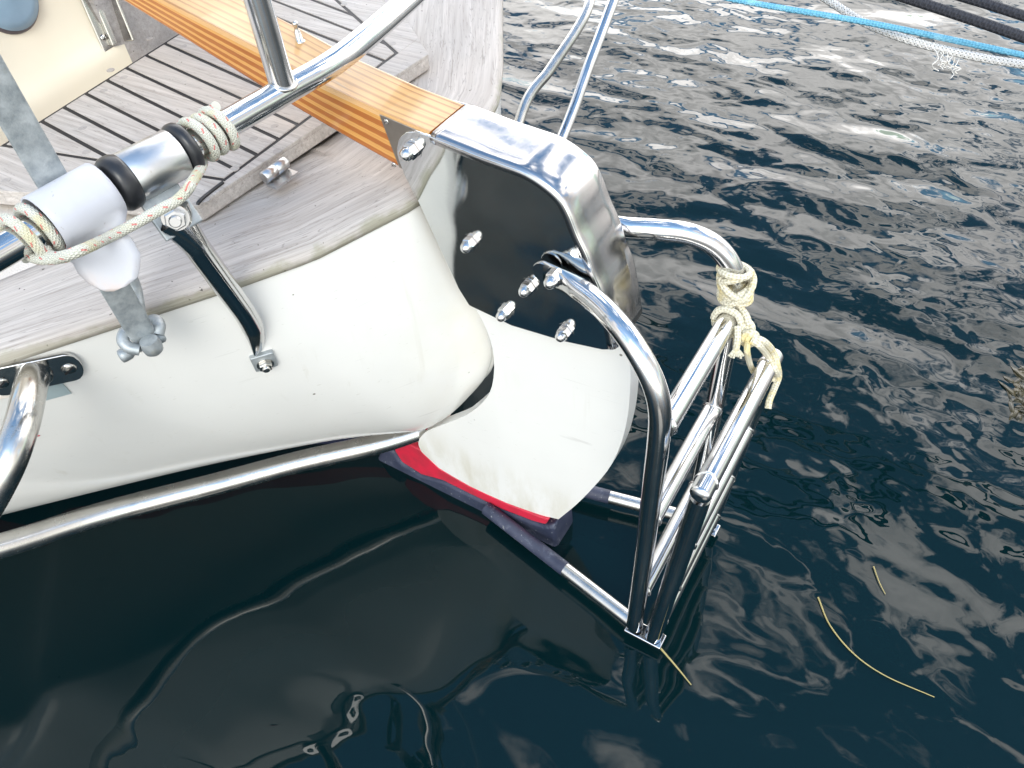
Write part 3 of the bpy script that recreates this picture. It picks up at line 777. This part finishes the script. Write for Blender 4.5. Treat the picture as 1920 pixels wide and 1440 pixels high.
stripe_top = [at_y(x, y, -.574) for x, y in [(742, 832), (764, 834), (786, 845), (822, 880), (880, 914), (950, 946), (1010, 970), (1028, 976)]]
stripe_bot = [at_y(x, y, -.574) for x, y in [(738, 846), (752, 868), (790, 892), (830, 903), (880, 928), (940, 957), (1000, 980), (1022, 986)]]
band(stripe_top, stripe_bot, -.633, -.5755, 'boot_stripe', REDM, .004)
anti_top = [at_y(x, y, -.574) for x, y in [(716, 838), (737, 846), (752, 868), (790, 892), (830, 903), (880, 928), (940, 957), (1000, 980), (1022, 986), (1034, 976)]]
anti_bot = [V(.76, 0, -.06), V(.70, 0, -.09), V(.60, 0, -.09), V(.50, 0, -.09), V(.44, 0, -.09), V(.42, 0, -.09), V(.40, 0, -.09), V(.36, 0, -.09), V(.345, 0, -.05), V(.345, 0, .005)]
anti_top[-1] = at_y(1040, 985, -.574)
band(anti_top, anti_bot, -.636, -.572, 'antifouling', ANTIF, .008)
# steel head: two cheeks and the band wrapped over the top and down the aft side
top_px = [(780, 246), (807, 255), (860, 276), (900, 292), (945, 308), (985, 323), (1020, 345), (1050, 372), (1067, 402), (1082, 440), (1101, 480), (1115, 520), (1130, 556), (1142, 605), (1151, 655)]
tp = [at_y(x, y, YP) for x, y in top_px]
tps = spline(tp[1:], 4)
fr_px = [(762, 247), (750, 258), (745, 275), (747, 295), (760, 330), (790, 388), (820, 453), (860, 540), (880, 572)]
fr = [at_y(x, y, YP) for x, y in fr_px]
bt = [at_y(x, y, YP) for x, y in [(960, 610), (1060, 640), (1130, 655)]]
cheek = [(p[0], p[2]) for p in spline([tp[0]]+fr, 4)][::-1]
cheek = [(p[0], p[2]) for p in spline(fr[:5][::-1], 4)]
outline = [(p[0], p[2]) for p in fr[5:][::-1]]+cheek+[(tp[0][0], tp[0][2])]+[(p[0], p[2]) for p in tps]+[(p[0], p[2]) for p in bt[::-1]]
# shrink by a hair at the top so that the band sits proud
HEAD = build('rudder_head', plate_xz([(x, z) for x, z in outline], YP-.003, YP+.0012), STEELM, rud, .0012, label='polished steel cheek plate')
out_s = [(x, z+(.0)) for x, z in outline]
build('starboard_cheek', plate_xz(out_s, YS, YS+.003), STEELM, HEAD, .0012)
def wrap():
    """bent sheet with a rolled edge"""
    P = np.array(tps); m = len(P); T = np.gradient(P, axis=0); T /= np.linalg.norm(T, axis=1)[:, None]
    Nn = np.array([V(-t[2], 0, t[0]) for t in T]); Nn = np.array([n if n.dot(V(.42, 0, .60)-p) < 0 else -n for n, p in zip(Nn, P)])
    secs = [(YP+.0008, -.010), (YP+.0018, -.004), (YP+.0012, -.0012), (YP-.001, .0014), (YP-.004, .0028), (YP-.02, .0032), ((YP+YS)/2, .0034), (YS+.02, .0032), (YS+.004, .0028), (YS+.001, .0014), (YS-.0012, -.0012), (YS-.0018, -.004), (YS-.0008, -.010)]
    k = len(secs); vs = []; 
    for i in range(m):
        for y, h in secs: vs.append(V(P[i][0], y, P[i][2])+Nn[i]*h)
    fs = [[i*k+j, i*k+j+1, (i+1)*k+j+1, (i+1)*k+j] for i in range(m-1) for j in range(k-1)]
    off = len(vs)
    for i in range(m):
        for y, h in secs: 
            yy = min(max(y, YS+.0012), YP-.0012); vs.append(V(P[i][0], yy, P[i][2])+Nn[i]*(min(h, .001)-.0016))
    fs += [[off+i*k+j, off+(i+1)*k+j, off+(i+1)*k+j+1, off+i*k+j+1] for i in range(m-1) for j in range(k-1)]
    for i0, rev in ((0, False), (m-1, True)):
        for j in range(k-1):
            f = [i0*k+j, off+i0*k+j, off+i0*k+j+1, i0*k+j+1]; fs.append(f if not rev else f[::-1])
    mb = MB(); mb.add(vs, fs, None, 0, True); return build('head_band', mb, STEELB, HEAD)
wrap()
for px, py in ((880, 462), (988, 544), (945, 591), (1056, 628)):
    build('acorn_nut', acorn(at_y(px+5, py-9, YP), (0, 1, 0), 1.12), STEEL, HEAD)
# tiller
tx = [.478, .54, .634, .707, .80, .90, 1.02, 1.16]; tz = [.737, .7445, .762, .782, .803, .825, .850, .880]
bx = [.478, .531, .60, .685, .729, .83, .94, 1.16]; bz = [.668, .680, .698, .722, .736, .768, .800, .855]
def tiller():
    X = np.linspace(.482, 1.16, 46); sec = []; vs = []
    for x in X:
        zt, zb = np.interp(x, tx, tz)-.002, np.interp(x, bx, bz); hw = np.interp(x, [.48, .8, 1.16], [.0348, .034, .024]); c = -.605; b = .004
        ring = [(hw, zb+b), (hw, zt-b), (hw-.0012, zt-.0012), (hw-b, zt), (-hw+b, zt), (-hw+.0012, zt-.0012), (-hw, zt-b), (-hw, zb+b), (-hw+.0012, zb+.0012), (-hw+b, zb), (hw-b, zb), (hw-.0012, zb+.0012)]
        vs += [V(x, c+a, z) for a, z in ring]
    n = 12; fs = []; uv = []; mi = []
    for i in range(len(X)-1):
        for k in range(n):
            k2 = (k+1) % n; fs.append([i*n+k, i*n+k2, (i+1)*n+k2, (i+1)*n+k])
            side = k in (0, 11, 6, 7); mi.append(1 if k in (0, 11, 6, 7, 8, 9, 10) else 0)
            if side or k in (8, 9, 10):
                h = {0: (.03, .97), 6: (.97, .03), 11: (.0, .03), 7: (.03, 0)}.get(k, (0, 0)); uv.append([(X[i], h[0]), (X[i], h[1]), (X[i+1], h[1]), (X[i+1], h[0])])
            else:
                y0, y1 = vs[i*n+k][1], vs[i*n+k2][1]; uv.append([(X[i], y0), (X[i], y1), (X[i+1], y1), (X[i+1], y0)])
    mb = MB(); mb.add(vs, fs, uv, mi, True); mb.add(vs[:n], [list(range(n))], [[(0, .5)]*n], 1, False)
    o = build('tiller', mb, [WOODT, WOODS], rud)
    for p in o.data.polygons: p.use_smooth = False
    return o
TIL = tiller()
pl = [at_y(x, y, YP) for x, y in [(712, 213), (806, 257), (800, 330), (752, 322)]]
pl = [(p[0], p[2]) for p in pl]; pl = [(.5455, .7425), (.485, .734), (.485, .672), (.5315, .6815)]
build('tiller_plate', plate_xz(pl, -.5710, -.5693), PLATEM, TIL, .0006, segs=1)
for px, py in ((724, 228), (738, 309)): build('screw', slotted(at_y(px, py, -.5693), (0, 1, 0), .0032), [STEELO, CAULK], TIL)
build('pivot_nut', acorn(at_y(775, 279, YP), (0, 1, 0), 1.2), STEEL, HEAD)
ps = at_z(562, 78, .7745)
mb = MB(); lathe(mb, ps, (0, 0, 1), [(.0065, 0), (.0065, .001), (.0042, .0016), (.0036, .012), (.0024, .0135), (.0022, .017), (.0034, .019), (.0034, .0215), (.0015, .023), (.00002, .0232)], 18)
build('autopilot_pin', mb, STEELO, TIL)

# boarding ladder: fixed frame on the rudder
YM = -.610
def mir(p): return V(p[0], 2*YM-p[1], p[2])
rp = [V(.338, -.5565, .612), V(.300, -.5525, .6115), V(.265, -.540, .6115), V(.232, -.524, .607), V(.203, -.511, .592), V(.181, -.5035, .565), V(.170, -.5005, .53), V(.1675, -.500, .48), V(.1675, -.5, .40), V(.167, -.500, .25), V(.168, -.500, .030)]
rpath = spline(rp, 6)
def railflat(t):
    k = max(0, 1-t/.13); k = k*k*(3-2*k); return (1+.30*k, 1-.80*k)
LAD = build('boarding_ladder', sweep(MB(), rpath, .0125, 26, flat=lambda t: railflat(t)[::-1]), STEEL, rud, label='fixed ladder frame bolted to the steel head')
srp = [mir(p) for p in rp]; build('ladder_rail', sweep(MB(), spline(srp, 6), .0125, 26, flat=lambda t: railflat(t)[::-1]), STEEL, LAD)
lathe_ = lathe(MB(), (.3385, -.5650, .612), (0, 1, 0), [(.0130, .0050), (.0136, .0056), (.0136, .0094), (.0130, .0104)], 30)
build('mounting_tab', lathe_, STEEL, LAD)
build('acorn_nut', acorn(at_y(1043, 517, -.5535), (0, 1, 0), 1.2), STEEL, LAD)
def rung_mesh(pts, R_, par):
    """tube with a small weld bead where it meets each rail"""
    mb = sweep(MB(), pts, R_, 24)
    for y in (-.5105, 2*YM+.5105):
        c_ = np.array(pts[0]); rs = np.random.RandomState(int(abs(c_[2])*1000))
        sweep(mb, [V(c_[0]+.0128*math.cos(t), y+(.0022 if y > YM else -.0022)*math.cos(2*t)+.0004*rs.randn(), c_[2]+.0128*math.sin(t)) for t in np.linspace(0, 2*math.pi, 40)], .0016, 6, False)
    return build('rung', mb, STEEL, par)
for z in (.502, .318, .130):
    x = .1655 if z > .4 else .167
    rung_mesh([V(x, -.504, z), V(x, 2*YM+.504, z)], .0125, LAD)
# struts back to the blade near the water: painted half, bare half
p_a, p_b = V(.168, -.503, .030), V(.478, -.566, .030)
for f in (lambda p: p, mir):
    a, b = f(p_a), f(p_b); c_ = b+(a-b)*.56
    s_ = tube('strut', [a, c_], .0115, STEELO, LAD, 22); tube('painted_strut', [c_, b], .0119, ANTIF, LAD, 22)
# hinge foot
for y in (-.5, 2*YM+.5): build('hinge_foot', obox(MB(), V(.150, y, .020), V(1, 0, 0), V(0, 1, 0), V(0, 0, 1), .030, .0125, .004), STEEL, LAD, .002)
# folding half, hinged at the foot and tied up
fp0, fp1 = V(.137, -.500, .027), V(.111, -.500, .418)
FOLD = tube('folding_ladder', [fp0, fp1], .0125, STEEL, rud, 24); FOLD['label'] = 'folding lower ladder tied up in front of the fixed one'
tube('ladder_rail', [mir(fp0), mir(fp1)], .0125, STEEL, FOLD, 24)
for t, ov in ((1.045, .013), (.70, -.004), (.40, -.004), (.12, -.004)):
    p = fp0+(fp1-fp0)*t; a = p+V(0, ov, 0); b = mir(p)-V(0, ov, 0)
    if ov > 0: a, b = a-V(0, .004, 0), b+V(0, .004, 0); R_ = [.0045, .0085, .0112, .0122, .0125, .0125, .0122, .0112, .0085, .0045]; pts = [a+V(0, .0062, 0), a+V(0, .0052, 0), a+V(0, .0032, 0), a+V(0, .0015, 0), a, b, b-V(0, .0015, 0), b-V(0, .0032, 0), b-V(0, .0052, 0), b-V(0, .0062, 0)]
    else: R_ = .0125; pts = [a, b]
    rung_mesh(pts, R_, FOLD)

# ------------------------------------------------------------------ things on the boat
# lashing on the ladder
def orbit(c, ax, r, t0, t1, n=20, drift=0., sx=1.0):
    u, w, a = frame_of(ax); c = np.array(c, float)
    return [c+u*r*sx*math.cos(t)+w*r*math.sin(t)+a*drift*k/(n-1) for k, t in enumerate(np.linspace(t0, t1, n))]
def lashing():
    mb = MB(); r = .0042
    sr = np.array(spline(srp, 8))
    def srail(z): i = np.argmin(abs(sr[:, 2]-z)+(sr[:, 0] > .25)*9); return sr[i], _n(sr[min(i+2, len(sr)-1)]-sr[i-2])
    p, d = srail(.535)
    # turns round the rail, each sloping its own way
    for k, (dz, tilt, rr) in enumerate(((.014, (.3, .2, 0), .0170), (.004, (-.45, .1, 0), .0178), (-.006, (.4, -.35, 0), .0182), (-.016, (-.35, .4, 0), .0182), (-.002, (.75, .25, 0), .0225), (.001, (-.6, -.55, 0), .0230), (-.024, (.2, .3, 0), .0178))):
        ax = _n(d+np.array(tilt)); sweep(mb, orbit(p-d*(-dz), ax, rr, 0, 2*math.pi*1.02, 34, .002), r, 12)
    # big loop hanging in front of the knot
    vd_ = _n(CP-p)
    # round the end of the top fixed rung
    rc = V(.1655, 2*YM+.528, .502)
    for k, dy in enumerate((0, -.008)):
        sweep(mb, orbit(rc+V(0, dy, 0), _n(V(.12, 1, .25*(1-2*k))), .0170, 0, 2*math.pi*1.02, 32, .003), r, 12)
    # knot beside it
    kc = at_d(1398, 612, np.linalg.norm(0) + (RW.T@(rc-CP))[2]-.005)
    for k in range(4):
        ax = _n(V(math.sin(k*2.1), math.cos(k*1.7), .5*math.sin(k*3.3)+.2)); sweep(mb, orbit(kc+V(0, 0, -.004*k), ax, .0085+.001*k, 0, 2*math.pi*1.02, 24, .003), r*.95, 10)
    D = (RW.T@(kc-CP))[2]
    sweep(mb, spline([at_d(1383, 572, D), at_d(1398, 590, D-.008), at_d(1405, 610, D-.010)], 6), r, 10)
    # short tail with a frayed yellow end
    sweep(mb, spline([at_d(1383, 612, D-.01), at_d(1383, 635, D-.012), at_d(1380, 655, D-.012)], 6), r, 10)
    for k in range(7):
        sweep(mb, spline([at_d(1380, 652, D-.012), at_d(1371+k*3.2, 662, D-.013), at_d(1366+k*4.6, 668+(k % 3)*2, D-.013+.002*(k % 2))], 4), .0016, 6)
    # second knot and loop over to the folding ladder's top rung
    D2 = D-.005; tr = fp0+(fp1-fp0)*1.045; te = mir(tr); D3 = (RW.T@(te-CP))[2]
    k2 = at_d(1405, 634, D2)
    for k in range(3):
        ax = _n(V(math.cos(k*2.3), math.sin(k*1.9), .3)); sweep(mb, orbit(k2, ax, .0075+.001*k, 0, 2*math.pi*1.02, 22, .002), r*.92, 10)
    sweep(mb, spline([at_d(1410, 632, D2-.008), at_d(1432, 640, D2-.008), at_d(1450, 660, D3-.020), at_d(1457, 684, D3-.016), at_d(1460, 706, D3+.008), at_d(1452, 728, D3+.012), at_d(1443, 750, D3+.005), at_d(1440, 766, D3+.004)], 8), r, 12)
    sweep(mb, spline([at_d(1408, 638, D2-.010), at_d(1424, 648, D2-.010), at_d(1440, 668, D3-.017), at_d(1452, 690, D3-.018), at_d(1458, 702, D3)], 8), r, 12)
    sweep(mb, spline([at_d(1402, 640, D2-.006), at_d(1401, 660, D2-.008), at_d(1407, 685, D3-.004), at_d(1418, 702, D3+.014), at_d(1438, 708, D3+.016), at_d(1455, 712, D3+.012)], 8), r*.9, 12)
    return tag(build('lashing', mb, LASH), 'cream rope lashing knotted around the top of the boarding ladder', 'rope')
lashing()

# white plastic wrap round the rail over the anchor shank
def wrap_sheet():
    ya, yb = rail_at(86), rail_at(196); ax = _n(yb-ya); up = V(0, 0, 1); fw = _n(np.cross(up, ax)); fw = fw if fw[0] > 0 else -fw
    rows = []; R_ = .0245; N_ = 8
    for k in range(15):                      # forward side, over the top, down the aft side
        t = math.radians(-40+k*(205+40)/14); rows.append([ya+(yb-ya)*s+fw*R_*math.cos(t)+up*R_*math.sin(t) for s in np.linspace(-.02, 1.02, N_)])
    DA = lambda p: (RW.T@(np.array(p)-CP))[2]
    d0 = DA(rows[-1][4])
    for (l, r_, dd, bulge) in (((116, 482), (233, 432), .010, 0), ((126, 486), (250, 452), .014, .002), ((137, 493), (263, 476), .018, .003), ((147, 512), (262, 502), .022, .002), ((164, 530), (258, 520), .024, 0), ((185, 542), (236, 537), .026, 0), ((198, 546), (214, 546), .027, 0)):
        a, b = at_d(*l, d0+dd), at_d(*r_, d0+dd); rows.append([a+(b-a)*s-_n(a-CP)*bulge*math.sin(math.pi*s) for s in np.linspace(0, 1, N_)])
    n = N_; vs = [p for r in rows for p in r]; fs = [[i*n+j, i*n+j+1, (i+1)*n+j+1, (i+1)*n+j] for i in range(len(rows)-1) for j in range(n-1)]
    uv = [[(j/7, i/22), ((j+1)/7, i/22), ((j+1)/7, (i+1)/22), (j/7, (i+1)/22)] for i in range(len(rows)-1) for j in range(n-1)]
    mb = MB(); mb.add(vs, fs, uv, 0, True); o = build('plastic_wrap', mb, PLASTIC)
    s = o.modifiers.new('sol', 'SOLIDIFY'); s.thickness = .0016; s.offset = 0
    return tag(o, 'white plastic sheet wrapped over the stern rail and the anchor shank', 'chafe guard')
wrap_sheet()

# bungee cord
def bungee():
    mb = MB(); r = .0045
    def coil(p0, p1, turns, R_, ph):
        a, b = rail_at(p0), rail_at(p1); ax = _n(b-a); u, w, _ = frame_of(ax)
        n = int(turns*26); out = []
        for k in range(n+1):
            t = k/n; out.append(a+(b-a)*t+(u*math.cos(ph+2*math.pi*turns*t)+w*math.sin(ph+2*math.pi*turns*t))*(R_+.0008*math.sin(9*t)))
        return out
    a_ = rail_dir(390)*-1; u_c, w_c, _ = frame_of(a_); tgt = V(-.35, .1, -.9)
    th = math.atan2(tgt.dot(w_c), tgt.dot(u_c)); sec = coil(425, 359, 3.5, .0172, th-2*math.pi*3.5)
    d = lambda p: (RW.T@(np.array(p)-CP))[2]
    D = d(rail_at(300))
    run = spline([sec[-8], sec[-4], sec[-1], at_d(358, 345, D-.024), at_d(350, 358, D-.026), at_d(330, 377, D-.028), at_d(300, 393, D-.032), at_d(250, 421, D-.036), at_d(200, 447, D-.036), at_d(150, 470, d(rail_at(130))-.030), at_d(112, 482, d(rail_at(110))-.024), at_d(92, 478, d(rail_at(95))-.012), at_d(84, 466, d(rail_at(88))-.010)], 8)
    sweep(mb, sec, r, 16); sweep(mb, run, r, 16)
    for p0, p1, ph in ((84, 68, 0.), (52, 34, .4)):
        sweep(mb, coil(p0, p1, 1.15, .0186, ph), r, 16)
    sweep(mb, spline([at_d(52, 478, d(rail_at(60))+.004), at_d(70, 486, d(rail_at(70))-.004), at_d(100, 486, d(rail_at(95))-.016), at_d(125, 482, d(rail_at(110))-.022)], 6), r*.95, 14)
    return tag(build('bungee_cord', mb, BUNGEE), 'pale bungee cord with red flecks coiled around the stern rail', 'cord')
bungee()

# anchor hanging on the rail: only the shank, folded stock and shackle are in view
def anchor():
    d = lambda p: (RW.T@(np.array(p)-CP))[2]
    bt_ = at_x(268, 628, .612); o = thing('anchor', tuple(bt_), 'grey galvanised anchor hung upright on the stern rail, shackle at its lower end', 'anchor')
    top = V(bt_[0]+.004, bt_[1], 1.06)
    # flat bar shank with a rounded lower end
    mb = MB(); a = _n(bt_-top); w = _n(np.cross(a, ray(150, 430))); nrm = np.cross(a, w)
    prof = [(1, .32), (.8, .42), (-.8, .42), (-1, .32), (-1, -.32), (-.8, -.42), (.8, -.42), (1, -.32)]
    ring = lambda c, s: [c+w*.0125*s*x+nrm*.0125*y for x, y in prof]
    rows = [ring(top, 1), ring(top*.5+bt_*.5, 1), ring(bt_-a*.018, 1), ring(bt_-a*.004, .96), ring(bt_+a*.006, .80), ring(bt_+a*.012, .45)]
    n = 8; vs = [p for r in rows for p in r]; fs = [[i*n+k, i*n+(k+1) % n, (i+1)*n+(k+1) % n, (i+1)*n+k] for i in range(5) for k in range(n)]+[list(range(n))[::-1], [5*n+k for k in range(n)]]
    mb.add(vs, fs, None, 0, False); build('shank', mb, GALV, o, .0012)
    # stock folded beside the shank
    s0 = at_d(84, 306, d(rail_at(140))+.075); s1 = at_d(170, 400, d(rail_at(180))+.07); s2 = at_d(246, 522, d(bt_)-.045+.06); s3 = at_d(262, 590, d(bt_)+.02)
    tube('stock', spline([s0, s1, s2, s3], 8), .0062, GALV, o, 16)
    # bow shackle with its pin
    D = d(bt_)
    sp = [at_d(236, 668, D-.002), at_d(228, 645, D-.010), at_d(236, 624, D-.004), at_d(252, 612, D+.012), at_d(272, 600, D+.022), at_d(292, 600, D+.018), at_d(302, 616, D+.008), at_d(298, 632, D+.004)]
    sp = [at_d(262, 656, D-.004), at_d(243, 652, D-.007), at_d(231, 640, D-.008), at_d(234, 624, D-.004), at_d(248, 615, D+.008), at_d(272, 606, D+.020), at_d(291, 600, D+.016), at_d(299, 611, D+.008), at_d(296, 628, D+.006)]
    SH = build('shackle', sweep(MB(), spline(sp, 8), .0058, 16), GALV, o)
    mb = MB(); p0, p1 = at_d(224, 670, D-.002), at_d(308, 628, D+.012)
    ax = p1-p0; L = np.linalg.norm(ax)
    lathe(mb, p0, ax, [(.004, 0), (.0066, .001), (.0070, .004), (.0066, .010), (.0046, .013), (.0046, L-.010), (.0062, L-.009), (.0064, L-.002), (.0045, L)], 18)
    build('shackle_pin', mb, GALV, SH)
    mb = MB(); e = at_d(283, 646, D-.004); lathe(mb, e-V(0, 0, .002), _n(bt_-top), [(.0085, -.008), (.0098, 0), (.0088, .006), (.005, .0095), (.00002, .0105)], 18)
    build('shank_eye', mb, GALV, o)
    return o
anchor()

# ------------------------------------------------------------------ mooring lines in the upper right
STRAND = simple('loose_strand', (.74, .72, .68), .8)
def line(name, pts, r, mat, label, extra=None):
    P = spline(pts, 10); d0, d1 = _n(P[0]-P[1]), _n(P[-1]-P[-2])
    # both ends run on, out of the frame, to the boat ahead and to the quay
    P = [P[0]+d0*t+V(0, 0, .03*t*t) for t in (3.0, 2.0, 1.2, .6, .2)]+P+[P[-1]+d1*t+V(0, 0, .04*t*t) for t in (.2, .6, 1.2, 2.0, 2.6)]
    mb = MB(); sweep(mb, P, r, 14)
    if extra: extra(mb)
    return tag(build(name, mb, [mat, STRAND]), label, 'rope', 'mooring lines over the water')
line('mooring_rope', [at_d(1150, -55, 1.38), at_d(1365, -3, 1.32), at_d(1640, 45, 1.26), at_d(1920, 104, 1.22), at_d(2200, 165, 1.20)], .0048, BLUER, 'bright blue mooring rope crossing above the water')
def fray(mb):
    for k in range(9):
        x = 1752+k*5.5+random.uniform(-3, 3); y = 95+k*1.6; D = 1.24; l = random.uniform(14, 34)
        pts = [at_d(x, y, D)]; 
        for j in range(1, 6): pts.append(at_d(x+random.uniform(-9, 9), y+8+l*j/5, D+random.uniform(-.006, .006)))
        sweep(mb, spline(pts, 3), .0010, 5, mi=1)
line('mooring_rope', [at_d(1490, -40, 1.36), at_d(1555, 2, 1.33), at_d(1620, 42, 1.30), at_d(1700, 74, 1.27), at_d(1790, 98, 1.24), at_d(1920, 121, 1.21), at_d(2200, 150, 1.18)], .0066, WHITER, 'white braided mooring rope with frayed strands hanging down', fray)
line('mooring_rope', [at_d(1600, -34, 1.22), at_d(1720, 3, 1.19), at_d(1920, 70, 1.14), at_d(2200, 170, 1.10)], .0076, BLACKR, 'thick black mooring rope between the white rope and the other black rope')
line('mooring_rope', [at_d(1700, -36, 1.22), at_d(1815, -3, 1.19), at_d(1920, 30, 1.16), at_d(2200, 122, 1.10)], .0072, BLACKR, 'black mooring rope in the top right corner of the photo')

# ------------------------------------------------------------------ floating stalks
def stalk(pts, r, label):
    mb = MB(); P = spline([at_z(x, y, z) for x, y, z in pts], 8); n = len(P)
    sweep(mb, P, [r*(1-.55*k/(n-1)) for k in range(n)], 8)
    return tag(build('floating_stalk', mb, STRAW), label, 'stalk', 'dry stalks afloat')
stalk([(1218, 1192, .012), (1240, 1217, .006), (1270, 1252, .004), (1296, 1284, .003)], .0020, 'dry straw stalk sticking out from the ladder foot')
stalk([(1534, 1120, .003), (1556, 1172, .003), (1600, 1225, .003), (1660, 1267, .003), (1752, 1307, .001)], .0014, 'long curved dry stalk floating away from the boat')
stalk([(1638, 1062, .003), (1648, 1090, .003), (1660, 1114, .002)], .0012, 'short thin stalk floating among the ripples')

# ------------------------------------------------------------------ seaweed at the surface by the right edge
def weed():
    M_ = Mat('olive_seaweed').set(Roughness=.35); v = M_.coord(); M_.col(M_.mix(M_.rng(M_.noise(v, 45, 4), .35, .65), (.008, .009, .003), (.045, .034, .006)))
    rs = np.random.RandomState(5); mb = MB(); c = at_z(1932, 745, 0)
    ex = at_z(1965, 800, 0)-c; ey = at_z(1890, 770, 0)-c
    for k in range(80):
        a = rs.rand()*6.28; r = rs.rand()**.6; p = c+ex*r*math.cos(a)*1.0+ey*r*math.sin(a)*.9-V(0, 0, .0012)
        d = rs.rand()*6.28; L_ = .010+.016*rs.rand(); w = .003+.004*rs.rand(); t = V(math.cos(d), math.sin(d), 0); n = V(-t[1], t[0], 0); z = V(0, 0, 1)
        h = .0005+.002*rs.rand()
        pts = [p-t*L_, p-t*L_*.4+n*w+z*h, p+t*L_*.4+n*w*.9+z*h*1.3, p+t*L_+z*.001, p+t*L_*.4-n*w*.9+z*h*.6, p-t*L_*.4-n*w+z*h*.8]
        mb.add(pts, [[0, 1, 5], [1, 2, 4, 5], [2, 3, 4]], None, 0, True)
    o = build('seaweed', mb, M_.m); s_ = o.modifiers.new('sol', 'SOLIDIFY'); s_.thickness = .0008
    return tag(o, 'olive brown seaweed clump at the water surface by the right edge', 'seaweed')
weed()
